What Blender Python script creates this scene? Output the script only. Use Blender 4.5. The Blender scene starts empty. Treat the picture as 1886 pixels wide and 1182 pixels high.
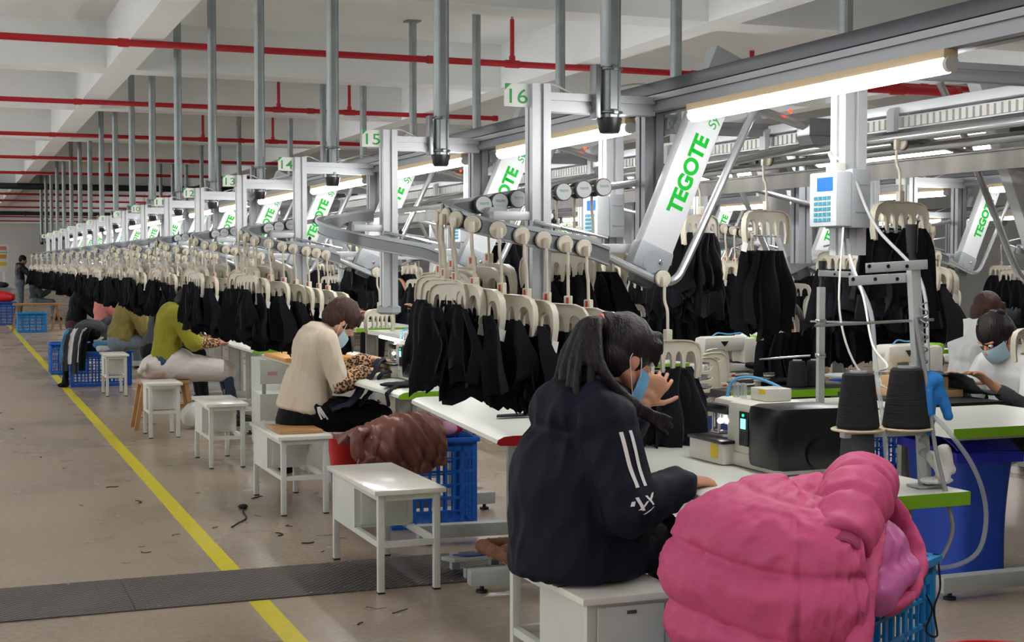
import bpy, bmesh, math, random
from mathutils import Vector, Matrix, Quaternion, noise
sc = bpy.context.scene
COL = sc.collection
R = math.radians
V = Vector
random.seed(7)
H = 1.47
PI = math.pi

# ------------------------------------------------------------------ materials
def S(r, g, b):
    f = lambda c: (c/255/12.92) if c/255 <= .04045 else ((c/255+.055)/1.055)**2.4
    return (f(r), f(g), f(b), 1)

def mat(name, col, rough=.5, metal=0, nscale=0, namt=.15, bump=0, bscale=60, sheen=0, trans=0, alpha=1, emit=None, es=0, stretch=None, spec=.5):
    m = bpy.data.materials.new(name); m.use_nodes = True
    nt = m.node_tree; b = nt.nodes['Principled BSDF']; L = nt.links.new
    b.inputs['Base Color'].default_value = col
    b.inputs['Roughness'].default_value = rough
    b.inputs['Metallic'].default_value = metal
    b.inputs['Specular IOR Level'].default_value = spec
    if sheen: b.inputs['Sheen Weight'].default_value = sheen; b.inputs['Sheen Roughness'].default_value = .5
    if trans: b.inputs['Transmission Weight'].default_value = trans
    if alpha < 1: b.inputs['Alpha'].default_value = alpha
    if emit: b.inputs['Emission Color'].default_value = emit; b.inputs['Emission Strength'].default_value = es
    if nscale or bump:
        tc = nt.nodes.new('ShaderNodeTexCoord'); src = tc.outputs['Object']
        if stretch:
            mp = nt.nodes.new('ShaderNodeMapping'); mp.inputs['Scale'].default_value = stretch; L(src, mp.inputs['Vector']); src = mp.outputs[0]
    if nscale:
        n = nt.nodes.new('ShaderNodeTexNoise'); n.inputs['Scale'].default_value = nscale; n.inputs['Detail'].default_value = 5; L(src, n.inputs['Vector'])
        r = nt.nodes.new('ShaderNodeValToRGB')
        r.color_ramp.elements[0].position = .3; r.color_ramp.elements[1].position = .7
        r.color_ramp.elements[0].color = tuple(c*(1-namt) for c in col[:3])+(1,)
        r.color_ramp.elements[1].color = tuple(min(1, c*(1+namt)) for c in col[:3])+(1,)
        L(n.outputs['Fac'], r.inputs['Fac']); L(r.outputs[0], b.inputs['Base Color'])
    if bump:
        n = nt.nodes.new('ShaderNodeTexNoise'); n.inputs['Scale'].default_value = bscale; n.inputs['Detail'].default_value = 4; L(src, n.inputs['Vector'])
        bp = nt.nodes.new('ShaderNodeBump'); bp.inputs['Strength'].default_value = bump; bp.inputs['Distance'].default_value = .01
        L(n.outputs['Fac'], bp.inputs['Height']); L(bp.outputs[0], b.inputs['Normal'])
    return m

M = {}
M['wall'] = mat('wall_paint', S(224, 224, 220), .85, nscale=.8, namt=.04)
M['ceil'] = mat('ceiling_paint', S(232, 235, 234), .9, nscale=.6, namt=.05)
M['red'] = mat('red_pipe_paint', S(176, 22, 36), .4)
M['blackpipe'] = mat('black_duct', S(40, 42, 46), .6)
M['zinc'] = mat('galvanised_steel', S(150, 158, 158), .42, .55, nscale=9, namt=.1)
M['alu'] = mat('anodised_aluminium', S(158, 162, 166), .38, .45)
M['aluw'] = mat('pale_aluminium', S(206, 210, 213), .4, .25)
M['gplate'] = mat('guide_plate_steel', S(84, 82, 78), .36, .8, nscale=7, namt=.4, stretch=(1, 1, .1))
M['slot'] = mat('profile_slot', S(88, 92, 95), .6, .3)
M['tray'] = mat('grey_cable_tray', S(74, 76, 81), .3, .3)
M['rail'] = mat('grey_rail_steel', S(126, 130, 133), .35, .6)
M['tube'] = mat('polished_tube', S(196, 199, 200), .26, .7)
M['black'] = mat('black_plastic', S(28, 29, 31), .4)
M['white'] = mat('white_panel', S(228, 231, 233), .35)
M['grey'] = mat('grey_cast', S(168, 174, 178), .45, .2)
M['greentxt'] = mat('green_print', S(0, 178, 44), .5)
M['greennum'] = mat('green_number', S(58, 172, 84), .5)
M['plate'] = mat('number_plate_white', S(242, 247, 242), .4)
M['cream'] = mat('cream_plastic', S(212, 205, 187), .42, nscale=14, namt=.06)
M['red2'] = mat('red_mark', S(190, 60, 40), .5)
M['tag'] = mat('paper_tag', S(226, 226, 222), .7)
M['fab'] = mat('black_fabric', S(19, 20, 26), .9, spec=.2, bump=.35, bscale=240, sheen=.04, nscale=6, namt=.25)
M['led'] = mat('led_tube_light', (1, 1, 1, 1), .4, emit=(1, .99, .99, 1), es=38)
M['ledhouse'] = mat('led_cream_housing', S(228, 205, 165), .5)
M['scr'] = mat('lcd_screen', S(10, 60, 140), .3, emit=S(20, 110, 235), es=.8)
M['box'] = mat('pale_grey_box', S(196, 202, 206), .42)
M['keyk'] = mat('dark_keys', S(52, 60, 72), .5)
M['keyt'] = mat('teal_keys', S(50, 130, 150), .5)
M['keyo'] = mat('orange_keys', S(225, 150, 40), .5)
M['keyg'] = mat('green_keys', S(60, 165, 80), .5)
M['keyr'] = mat('red_keys', S(200, 60, 60), .5)
M['steelw'] = mat('white_painted_steel', S(216, 219, 212), .42, nscale=5, namt=.05)
M['woodtop'] = mat('cream_laminate', S(240, 238, 228), .16, nscale=20, namt=.03)
M['woodedge'] = mat('beige_edge', S(196, 180, 150), .5)
M['tabletop'] = mat('work_top_white', S(222, 224, 214), .3)
M['darktop'] = mat('black_work_top', S(40, 41, 45), .5, nscale=9, namt=.15)
M['green'] = mat('lime_edge', S(126, 182, 34), .4)
M['rededge'] = mat('red_edge', S(186, 26, 40), .4)
M['legs'] = mat('grey_table_leg', S(178, 184, 182), .45, .1, nscale=7, namt=.1)
M['blue'] = mat('blue_crate_plastic', S(18, 98, 196), .45)
M['cyan'] = mat('bright_blue_crate_plastic', S(10, 136, 206), .42)
M['bluebag'] = mat('blue_bin_fabric', S(22, 66, 170), .6, bump=.15, bscale=40)
M['bluelid'] = mat('blue_bin_lid', S(30, 40, 190), .35)
M['redp'] = mat('red_bucket_plastic', S(222, 34, 40), .4)
M['skin'] = mat('skin', S(196, 142, 112), .55, nscale=40, namt=.05)
M['skin2'] = mat('skin_pale', S(206, 158, 130), .55, nscale=40, namt=.05)
M['lip'] = mat('lips', S(176, 100, 90), .5)
M['eyew'] = mat('eye_white', S(230, 228, 222), .3)
M['iris'] = mat('eye_dark', S(24, 18, 14), .2)
def hairmat(name, a, b):
    m = mat(name, a, .5, spec=.3); nt = m.node_tree; L = nt.links.new; bs = nt.nodes['Principled BSDF']
    tc = nt.nodes.new('ShaderNodeTexCoord'); n = nt.nodes.new('ShaderNodeTexNoise'); mp = nt.nodes.new('ShaderNodeMapping')
    mp.inputs['Scale'].default_value = (170, 170, 14); n.inputs['Scale'].default_value = 1; n.inputs['Detail'].default_value = 3
    L(tc.outputs['Object'], mp.inputs['Vector']); L(mp.outputs[0], n.inputs['Vector'])
    r = nt.nodes.new('ShaderNodeValToRGB'); r.color_ramp.elements[0].color = a; r.color_ramp.elements[1].color = b
    r.color_ramp.elements[0].position = .35; r.color_ramp.elements[1].position = .75
    L(n.outputs['Fac'], r.inputs['Fac']); L(r.outputs[0], bs.inputs['Base Color'])
    bp = nt.nodes.new('ShaderNodeBump'); bp.inputs['Strength'].default_value = .8; bp.inputs['Distance'].default_value = .006
    L(n.outputs['Fac'], bp.inputs['Height']); L(bp.outputs[0], bs.inputs['Normal'])
    return m
M['hair'] = hairmat('black_hair', S(12, 10, 10), S(40, 32, 30))
M['hairb'] = hairmat('brown_hair', S(36, 20, 16), S(86, 52, 40))
M['mask'] = mat('blue_face_mask', S(112, 178, 220), .8, nscale=30, namt=.08)
M['maskl'] = mat('pale_face_mask', S(186, 218, 232), .8)
M['navy'] = mat('navy_jacket_cloth', S(13, 17, 34), .7, spec=.25, bump=.3, bscale=18, nscale=5, namt=.2)
M['pink'] = mat('pink_puffer_cloth', S(206, 84, 130), .6, spec=.3, bump=.55, bscale=15, nscale=4, namt=.05)
M['pinkin'] = mat('lilac_lining', S(206, 104, 168), .4, bump=.3, bscale=20, nscale=5, namt=.14)
M['pinkcuff'] = mat('dark_pink_rib', S(160, 60, 104), .8)
M['beige'] = mat('cream_knit', S(210, 196, 176), .9, bump=.3, bscale=160, nscale=5, namt=.04)
M['blackcloth'] = mat('black_trouser_cloth', S(20, 21, 24), .85, nscale=6, namt=.2, spec=.2)
M['chartreuse'] = mat('olive_green_knit', S(138, 136, 34), .9, bump=.3, bscale=120, nscale=6, namt=.08)
M['olive'] = mat('olive_jacket_cloth', S(122, 110, 52), .8, bump=.3, bscale=14, nscale=6, namt=.1)
M['dgrey'] = mat('dark_grey_cloth', S(58, 62, 66), .85, nscale=6, namt=.15)
M['jeans'] = mat('blue_denim', S(50, 66, 92), .85, nscale=20, namt=.15)
M['jeansg'] = mat('grey_denim', S(108, 120, 132), .85, nscale=20, namt=.12)
M['apron'] = mat('white_apron_cloth', S(214, 208, 204), .85, nscale=6, namt=.05)
M['maroon'] = mat('maroon_cloth', S(70, 28, 36), .85)
M['salmon'] = mat('salmon_pink_cloth', S(210, 132, 122), .85)
M['redcl'] = mat('red_cloth', S(158, 44, 48), .85)
M['wtop'] = mat('white_jersey', S(226, 228, 226), .85, nscale=6, namt=.03)
M['tan'] = mat('tan_cloth', S(190, 156, 116), .85, nscale=6, namt=.06)
M['brown'] = mat('brown_nylon', S(110, 62, 52), .42, bump=.3, bscale=14, nscale=5, namt=.12)
M['lblue'] = mat('light_blue_cloth', S(92, 156, 200), .8, nscale=6, namt=.1)
M['wood'] = mat('plain_wood', S(176, 132, 84), .55, nscale=5, namt=.15, stretch=(1, 1, 9))
M['owood'] = mat('orange_wood', S(206, 146, 60), .5, nscale=5, namt=.12, stretch=(1, 9, 9))
M['tanbox'] = mat('tan_box_board', S(208, 168, 124), .6, nscale=6, namt=.06)
M['cush'] = mat('brown_cushion_cloth', S(104, 66, 46), .85, nscale=18, namt=.35)
M['thread'] = mat('black_thread', S(22, 22, 24), .85, bump=.5, bscale=8, stretch=(1, 1, 60))
M['mach'] = mat('machine_white', S(216, 214, 202), .4, nscale=6, namt=.05)
M['machb'] = mat('machine_black', S(20, 20, 22), .3)
M['chrome'] = mat('chrome', S(205, 208, 210), .18, .9)
M['yellow'] = mat('yellow_sticker', S(226, 196, 30), .5)
M['lime'] = mat('fluorescent_lime', S(210, 235, 30), .4)
M['clear'] = mat('clear_plastic', S(186, 192, 194), .3, alpha=.4)
M['bag'] = mat('clear_bag_film', S(205, 212, 214), .3, alpha=.55, bump=.6, bscale=25)
M['rag'] = mat('blue_rag_cloth', S(40, 128, 208), .8, nscale=12, namt=.12)
M['wire'] = mat('grey_cable', S(150, 152, 152), .5)
M['cord'] = mat('white_cord', S(222, 222, 216), .5)
M['lint'] = mat('black_lint', S(26, 26, 28), .95)
M['redtape'] = mat('red_ribbon', S(235, 40, 40), .6)
M['silver'] = mat('silver_sheet', S(214, 216, 220), .25, .6)
M['pedal'] = mat('blue_pedal_mat', S(52, 74, 130), .6)
M['pinklab'] = mat('pink_label', S(206, 160, 182), .6)
M['ledled'] = mat('red_indicator', S(255, 40, 30), .4, emit=S(255, 40, 20), es=6)
M['grled'] = mat('green_indicator', S(30, 230, 120), .4, emit=S(30, 255, 140), es=3)
M['cscr'] = mat('cyan_screen', S(150, 225, 235), .4, emit=S(140, 230, 245), es=1.0)
M['btnl'] = mat('lamp_glow', (1, 1, 1, 1), .4, emit=(1, 1, 1, 1), es=9)

def leopard():
    m = mat('leopard_print_cloth', S(176, 126, 84), .85); nt = m.node_tree; L = nt.links.new; b = nt.nodes['Principled BSDF']
    tc = nt.nodes.new('ShaderNodeTexCoord')
    v = nt.nodes.new('ShaderNodeTexVoronoi'); v.inputs['Scale'].default_value = 62; v.inputs['Randomness'].default_value = 1
    L(tc.outputs['Object'], v.inputs['Vector'])
    r = nt.nodes.new('ShaderNodeValToRGB'); e = r.color_ramp.elements
    e[0].position = .0; e[0].color = S(128, 80, 52); e[1].position = .3; e[1].color = S(40, 24, 20)
    a = r.color_ramp.elements.new(.5); a.color = S(46, 28, 22); c = r.color_ramp.elements.new(.56); c.color = S(198, 156, 116)
    L(v.outputs['Distance'], r.inputs['Fac']); L(r.outputs[0], b.inputs['Base Color'])
    return m
M['leo'] = leopard()

def floormat():
    m = mat('polished_concrete', S(136, 124, 112), .3); nt = m.node_tree; L = nt.links.new; b = nt.nodes['Principled BSDF']
    tc = nt.nodes.new('ShaderNodeTexCoord')
    n1 = nt.nodes.new('ShaderNodeTexNoise'); n1.inputs['Scale'].default_value = .9; n1.inputs['Detail'].default_value = 8
    n2 = nt.nodes.new('ShaderNodeTexNoise'); n2.inputs['Scale'].default_value = 34; n2.inputs['Detail'].default_value = 6
    vo = nt.nodes.new('ShaderNodeTexVoronoi'); vo.inputs['Scale'].default_value = 26
    for n in (n1, n2, vo): L(tc.outputs['Object'], n.inputs['Vector'])
    r1 = nt.nodes.new('ShaderNodeValToRGB'); e = r1.color_ramp.elements
    e[0].position = .3; e[0].color = S(154, 139, 122); e[1].position = .72; e[1].color = S(182, 166, 147)
    L(n1.outputs['Fac'], r1.inputs['Fac'])
    r2 = nt.nodes.new('ShaderNodeValToRGB'); e = r2.color_ramp.elements
    e[0].position = .34; e[0].color = (.55, .53, .52, 1); e[1].position = .62; e[1].color = (1.05, 1.03, 1, 1)
    L(n2.outputs['Fac'], r2.inputs['Fac'])
    mx = nt.nodes.new('ShaderNodeMix'); mx.data_type = 'RGBA'; mx.blend_type = 'MULTIPLY'; mx.inputs[0].default_value = .4
    L(r1.outputs[0], mx.inputs[6]); L(r2.outputs[0], mx.inputs[7])
    r3 = nt.nodes.new('ShaderNodeValToRGB'); e = r3.color_ramp.elements
    e[0].position = .045; e[0].color = (1, 1, 1, 1); e[1].position = .07; e[1].color = (0, 0, 0, 1)
    L(vo.outputs['Distance'], r3.inputs['Fac'])
    mx2 = nt.nodes.new('ShaderNodeMix'); mx2.data_type = 'RGBA'
    L(r3.outputs[0], mx2.inputs[0]); L(mx.outputs[2], mx2.inputs[6]); mx2.inputs[7].default_value = S(172, 158, 140)
    L(mx2.outputs[2], b.inputs['Base Color'])
    rr = nt.nodes.new('ShaderNodeValToRGB'); e = rr.color_ramp.elements
    e[0].color = (.2, .2, .2, 1); e[1].color = (.36, .36, .36, 1); L(n1.outputs['Fac'], rr.inputs['Fac']); L(rr.outputs[0], b.inputs['Roughness'])
    return m
M['floor'] = floormat()
M['yline'] = mat('yellow_floor_paint', S(222, 208, 8), .35, nscale=12, namt=.06)
def checker():
    m = mat('checker_plate_steel', S(92, 86, 82), .5, .35, nscale=3, namt=.18); nt = m.node_tree; L = nt.links.new; b = nt.nodes['Principled BSDF']
    tc = nt.nodes.new('ShaderNodeTexCoord')
    def wv(rot):
        mp = nt.nodes.new('ShaderNodeMapping'); mp.inputs['Rotation'].default_value = (0, 0, rot); L(tc.outputs['Object'], mp.inputs['Vector'])
        w = nt.nodes.new('ShaderNodeTexWave'); w.inputs['Scale'].default_value = 11; L(mp.outputs[0], w.inputs['Vector']); return w
    a, c = wv(R(45)), wv(R(-45))
    mm = nt.nodes.new('ShaderNodeMath'); mm.operation = 'MULTIPLY'; L(a.outputs['Fac'], mm.inputs[0]); L(c.outputs['Fac'], mm.inputs[1])
    bp = nt.nodes.new('ShaderNodeBump'); bp.inputs['Strength'].default_value = .9; bp.inputs['Distance'].default_value = .012
    L(mm.outputs[0], bp.inputs['Height']); L(bp.outputs[0], b.inputs['Normal'])
    return m
M['checker'] = checker()

# ------------------------------------------------------------------ mesh builder
def axes(d):
    d = d.normalized(); up = V((0, 0, 1)) if abs(d.z) < .95 else V((1, 0, 0))
    s = d.cross(up).normalized(); return d, s, s.cross(d).normalized()

def solid(bm, t):
    """give an open sheet a thickness along its vertex normals"""
    bm.normal_update(); vs = list(bm.verts); fs = list(bm.faces); bd = [e for e in bm.edges if len(e.link_faces) == 1]
    mp = {v: bm.verts.new(v.co-v.normal*t) for v in vs}
    pr = [(e.verts[0], e.verts[1]) for e in bd]
    for f in fs: bm.faces.new([mp[v] for v in reversed(f.verts)])
    for a, b in pr: bm.faces.new((a, b, mp[b], mp[a]))

class MB:
    def __init__(s): s.bm = bmesh.new()
    def box(s, c, size, rot=None, bev=0):
        mt = Matrix.Translation(V(c)) @ (rot.to_4x4() if rot else Matrix()) @ Matrix.Diagonal((*size, 1))
        r = bmesh.ops.create_cube(s.bm, size=1, matrix=mt)
        if bev:
            es = list({e for v in r['verts'] for e in v.link_edges})
            bmesh.ops.bevel(s.bm, geom=es, offset=bev, segments=2, affect='EDGES', profile=.6, clamp_overlap=True)
        return s
    def b2(s, lo, hi, bev=0):
        lo, hi = V(lo), V(hi); return s.box((lo+hi)/2, hi-lo, None, bev)
    def bar(s, p0, p1, w, h, bev=0):
        p0, p1 = V(p0), V(p1); d, a, u = axes(p1-p0)
        return s.box((p0+p1)/2, ((p1-p0).length, w, h), Matrix((d, a, u)).transposed(), bev)
    def tube(s, pts, r, n=8, cap=True, flat=1, up=None):
        pts = [V(p) for p in pts]; rs = r if isinstance(r, (list, tuple)) else [r]*len(pts)
        rings = []; pa = None
        for i, p in enumerate(pts):
            t = (pts[min(i+1, len(pts)-1)]-pts[max(i-1, 0)]).normalized()
            if pa is None:
                if up: a = (V(up)-t*t.dot(V(up))).normalized()
                else: a = axes(t)[1]
            else:
                a = pa-t*pa.dot(t); a = a.normalized() if a.length > 1e-6 else axes(t)[1]
            pa = a; b = t.cross(a)
            rings.append([s.bm.verts.new(p+(a*math.cos(2*PI*k/n)+b*math.sin(2*PI*k/n)*flat)*rs[i]) for k in range(n)])
        for q in range(len(rings)-1):
            for k in range(n):
                s.bm.faces.new((rings[q][k], rings[q][(k+1) % n], rings[q+1][(k+1) % n], rings[q+1][k]))
        if cap: s.bm.faces.new(rings[0][::-1]); s.bm.faces.new(rings[-1])
        return s
    def cyl(s, p0, p1, r, r2=None, n=16): return s.tube([p0, p1], [r, r if r2 is None else r2], n)
    def lathe(s, c, prof, n=20, ax=(0, 0, 1)):
        d, a, b = axes(V(ax)); c = V(c); rings = []
        for (r, h) in prof: rings.append([s.bm.verts.new(c+d*h+(a*math.cos(2*PI*k/n)+b*math.sin(2*PI*k/n))*max(r, 1e-5)) for k in range(n)])
        for q in range(len(rings)-1):
            for k in range(n): s.bm.faces.new((rings[q][k], rings[q][(k+1) % n], rings[q+1][(k+1) % n], rings[q+1][k]))
        s.bm.faces.new(rings[0][::-1]); s.bm.faces.new(rings[-1]); return s
    def ell(s, c, rad, rot=None, n=12):
        mt = Matrix.Translation(V(c)) @ (rot.to_4x4() if rot else Matrix()) @ Matrix.Diagonal((*rad, 1))
        bmesh.ops.create_uvsphere(s.bm, u_segments=n*2, v_segments=n, radius=1, matrix=mt); return s
    def cap(s, p0, r0, p1, r1, n=14, flat=1, side=None, e0=1, e1=1):
        p0, p1 = V(p0), V(p1); d, a, b = axes(p1-p0)
        if side is not None:
            a = V(side); a = (a-d*a.dot(d)).normalized(); b = d.cross(a)
        L = (p1-p0).length; prof = []
        for k in range(1, 6): t = PI/2*k/5; prof.append((r0*math.sin(t), -r0*math.cos(t)*e0))
        for k in range(1, 5): prof.append((r0+(r1-r0)*k/5, L*k/5))
        for k in range(0, 5): t = PI/2*k/5; prof.append((r1*math.cos(t), L+r1*math.sin(t)*e1))
        rings = []
        for (r, h) in prof: rings.append([s.bm.verts.new(p0+d*h+(a*math.cos(2*PI*k/n)+b*math.sin(2*PI*k/n)*flat)*r) for k in range(n)])
        for q in range(len(rings)-1):
            for k in range(n): s.bm.faces.new((rings[q][k], rings[q][(k+1) % n], rings[q+1][(k+1) % n], rings[q+1][k]))
        s.bm.faces.new(rings[0][::-1]); s.bm.faces.new(rings[-1]); return s
    def poly(s, pts, ext):
        a = [s.bm.verts.new(V(p)) for p in pts]; e = V(ext); b = [s.bm.verts.new(V(p)+e) for p in pts]
        f = s.bm.faces.new(a); g = s.bm.faces.new(b[::-1]); n = len(a)
        for k in range(n): s.bm.faces.new((a[k], b[k], b[(k+1) % n], a[(k+1) % n]))
        return s
    def alu(s, p0, p1, w, h=None, nd=.012, nw=.016):   # slotted profile
        h = h or w; p0, p1 = V(p0), V(p1); d, a, u = axes(p1-p0)
        o = []
        def side(ax, bx, A, B):
            return [(ax*A-bx*B), (ax*A-bx*nw/2), (ax*(A-nd)-bx*nw/2), (ax*(A-nd)+bx*nw/2), (ax*A+bx*nw/2)]
        o = side(a, u, w/2, h/2)+side(u, -a, h/2, w/2)+side(-a, -u, w/2, h/2)+side(-u, a, h/2, w/2)
        return s.poly([p0+q for q in o], p1-p0)
    def grid(s, fn, nu, nv, closed=False):
        g = [[s.bm.verts.new(V(fn(i/nu, j/nv))) for j in range(nv+1)] for i in range(nu+1)]
        for i in range(nu):
            for j in range(nv): s.bm.faces.new((g[i][j], g[i+1][j], g[i+1][j+1], g[i][j+1]))
        return s
    def mesh(s, off=None, ang=35, smooth=True):
        if off is not None: bmesh.ops.translate(s.bm, verts=s.bm.verts, vec=-V(off))
        bmesh.ops.recalc_face_normals(s.bm, faces=s.bm.faces)
        me = bpy.data.meshes.new('m'); s.bm.to_mesh(me); s.bm.free()
        if smooth: me.shade_smooth(); me.set_sharp_from_angle(angle=R(ang))
        return me
    def build(s, name, m, parent=None, off=None, ang=35, smooth=True):
        me = s.mesh(off, ang, smooth)
        return link(name, me, m, parent)

def link(name, me, m, parent=None):
    me.name = name; me.materials.clear()
    for x in (m if isinstance(m, (list, tuple)) else [m]): me.materials.append(M[x] if isinstance(x, str) else x)
    o = bpy.data.objects.new(name, me); COL.objects.link(o)
    if parent: o.parent = parent
    return o

def empty(name, label, cat, loc=(0, 0, 0), rz=0, group=None):
    o = bpy.data.objects.new(name, None); COL.objects.link(o); o.location = loc; o.rotation_euler = (0, 0, rz); o.empty_display_size = .05
    return tag(o, label, cat, group)
def tag(o, label=None, cat=None, group=None, kind=None):
    if label: o['label'] = label
    if cat: o['category'] = cat
    if group: o['group'] = group
    if kind: o['kind'] = kind
    return o
def copy_tree(o, parent=None):
    c = o.copy(); COL.objects.link(c); c.parent = parent
    for ch in list(o.children): copy_tree(ch, c)
    return c
def place(o, loc=None, rz=None, label=None, group=None):
    if loc is not None: o.location = loc
    if rz is not None: o.rotation_euler = (0, 0, rz)
    if label: o['label'] = label
    if group: o['group'] = group
    return o
ORD = ['first', 'second', 'third', 'fourth', 'fifth', 'sixth', 'seventh', 'eighth', 'ninth', 'tenth', 'eleventh', 'twelfth', 'thirteenth', 'fourteenth', 'fifteenth', 'sixteenth', 'seventeenth', 'eighteenth', 'nineteenth', 'twentieth']

def fuse(mb, vox, sm=3, disp=None, fac=.5):
    """one continuous surface from overlapping closed shapes"""
    bmesh.ops.recalc_face_normals(mb.bm, faces=mb.bm.faces)
    me = bpy.data.meshes.new('t'); mb.bm.to_mesh(me); mb.bm.free()
    ob = bpy.data.objects.new('t', me); COL.objects.link(ob)
    r = ob.modifiers.new('r', 'REMESH'); r.mode = 'VOXEL'; r.voxel_size = vox
    if sm: q = ob.modifiers.new('s', 'SMOOTH'); q.factor = fac; q.iterations = sm
    dg = bpy.context.evaluated_depsgraph_get(); dg.update()
    out = bpy.data.meshes.new_from_object(ob.evaluated_get(dg))
    bpy.data.objects.remove(ob); bpy.data.meshes.remove(me)
    if disp:
        ns = [v.normal.copy() for v in out.vertices]
        for v, n in zip(out.vertices, ns): v.co = v.co+n*disp(v.co, n)
    out.shade_smooth()
    return out
def shift(me, off):
    me.transform(Matrix.Translation(-V(off))); return me
def text_mesh(txt, size, ext=.001, bold=0, align='CENTER', shear=0):
    c = bpy.data.curves.new('t', 'FONT'); c.body = txt; c.size = size; c.extrude = ext; c.offset = bold; c.align_x = align; c.align_y = 'CENTER'; c.shear = shear
    ob = bpy.data.objects.new('t', c); COL.objects.link(ob)
    dg = bpy.context.evaluated_depsgraph_get(); dg.update()
    me = bpy.data.meshes.new_from_object(ob.evaluated_get(dg)); bpy.data.objects.remove(ob); bpy.data.curves.remove(c)
    return me
def bez(pts, n=8):
    """smooth path (Catmull-Rom) through points"""
    P = [V(p) for p in pts]; P = [P[0]*2-P[1]]+P+[P[-1]*2-P[-2]]; out = []
    for i in range(1, len(P)-2):
        for k in range(n):
            t = k/n; a, b, c, d = P[i-1:i+3]
            out.append(.5*((2*b)+(c-a)*t+(2*a-5*b+4*c-d)*t*t+(3*b-a-3*c+d)*t**3))
    out.append(P[-2]); return out

def sheet(mb, path, wdir, w, amp=.015, k=7, seed=0, th=.006, nu=14, sag=0):
    """hanging or draped cloth: a path swept across a width, with folds"""
    P = bez(path, 6); n = len(P)-1; wd = V(wdir).normalized()
    def fn(u, v):
        j = min(v*n, n-.001); p = P[int(j)].lerp(P[int(j)+1], j-int(j)); t = (P[int(j)+1]-P[int(j)]).normalized(); nn = wd.cross(t).normalized()
        a = (u-.5)*2; q = noise.noise(V((u*3+seed, v*4, seed))); r = noise.noise(V((u*9+v*5, v*7, seed+3)))
        ww = w*(1+.12*noise.noise(V((v*3, seed, 1)))); f = amp*(math.sin(a*k+seed+v*2)*.5+q+.8*(.3-abs(r)*1.4))
        return p+wd*a*ww/2+nn*f+V((0, 0, -sag*a*a))
    t = MB(); t.grid(fn, nu, max(10, n)); bmesh.ops.recalc_face_normals(t.bm, faces=t.bm.faces); solid(t.bm, th)
    me = t.mesh(ang=75); mb.bm.from_mesh(me); bpy.data.meshes.remove(me); return mb
# ------------------------------------------------------------------ people
def wr(amp, f, g=0):
    def d(co, n):
        a = noise.noise(co*f); b = noise.noise(V((co.x*f*2.1, co.y*f*2.1, co.z*f*.9))+V((9, 3, 1)))
        return amp*(.5*a+.8*(.35-abs(b)*1.4))
    return d
def rotv(v, ax, a): return Quaternion(ax, a) @ v
def ik(a, c, l1, l2, pole):
    d = c-a; L = min(d.length, (l1+l2)*.995); x = (l1*l1-l2*l2+L*L)/(2*L); h = math.sqrt(max(l1*l1-x*x, 0)); dn = d.normalized()
    p = (pole-dn*pole.dot(dn)).normalized(); return a+dn*x+p*h
def hand(mb, w, d, back, side, curl=.5, s=1, grip=None):
    """palm, four fingers of different length, thumb from the side of the palm near its base"""
    d = d.normalized(); side = (side-d*side.dot(d)).normalized(); n = d.cross(side)
    if n.dot(back) < 0: n = -n
    mb.cap(w-d*.01*s, .025*s, w+d*.03*s, .032*s, flat=.62, side=side)
    mb.cap(w+d*.03*s, .037*s, w+d*.078*s, .039*s, flat=.36, side=side)
    ax = d.cross(n)
    if rotv(d, ax, .3).dot(n) > 0: ax = -ax
    for i, (o, l, b) in enumerate(((.033, .072, 0), (.0115, .08, .0), (-.0105, .074, .1), (-.031, .058, .2))):
        p = w+d*(.09-abs(o-.01)*.25)*s+side*o*s; dd = rotv(d, n if n.dot(V((0, 0, 1))) else n, 0); dd = (d+side*o*2.2).normalized()
        c = curl*(.9+b)
        for k, (f, r) in enumerate(((.44, .0086), (.31, .008), (.25, .0074))):
            dd = rotv(dd, ax, c*(.7 if k == 0 else .8)); q = p+dd*l*f*s; mb.cap(p, r*s, q, (r-.0006)*s, 8); p = q
    p = w+d*.022*s+side*.026*s; dd = (side*.75+d*.6-n*.35).normalized()
    for f, r in ((.04, .0115), (.032, .0095), (.024, .0085)):
        q = p+dd*f*s; mb.cap(p, r*s, q, r*.92*s, 8); p = q; dd = (dd+d*.35-n*.12).normalized()
def head(mb, c, f, u, s=1, face=True):
    f = f.normalized(); l = u.cross(f).normalized(); u = f.cross(l).normalized(); Rm = Matrix((f, l, u)).transposed()
    P = lambda a, b, e: c+(f*a+l*b+u*e)*s
    mb.ell(P(-.008, 0, .02), (.098*s, .076*s, .096*s), Rm, 14)
    mb.ell(P(.03, 0, -.035), (.066*s, .062*s, .085*s), Rm, 12)
    mb.ell(P(.06, 0, -.102), (.028*s, .032*s, .024*s), Rm, 8)
    for y in (-1, 1):
        mb.cap(P(-.005, y*.055, -.06), .026*s, P(.05, y*.026, -.098), .022*s, 10)
        mb.ell(P(.052, y*.036, -.025), (.03*s, .026*s, .026*s), Rm, 8)
        mb.ell(P(-.008, y*.078, -.012), (.02*s, .009*s, .033*s), Rm @ Matrix.Rotation(R(-12), 3, 'Y'), 8)
        mb.ell(P(-.002, y*.077, -.036), (.009*s, .008*s, .011*s), Rm, 6)
    if face:
        mb.cap(P(.09, 0, .008), .008*s, P(.108, 0, -.03), .0125*s, 10)
        for y in (-1, 1): mb.ell(P(.1, y*.011, -.034), (.01*s, .008*s, .008*s), Rm, 6)
        for e, r in ((-.064, .0075), (-.075, .0085)): mb.ell(P(.088, 0, e), (.012*s, .023*s, r*s), Rm, 8)
        for y in (-1, 1): mb.cap(P(.09, y*.014, .026), .009*s, P(.078, y*.048, .024), .008*s, 8)
    return P, Rm, l, u, f
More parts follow.
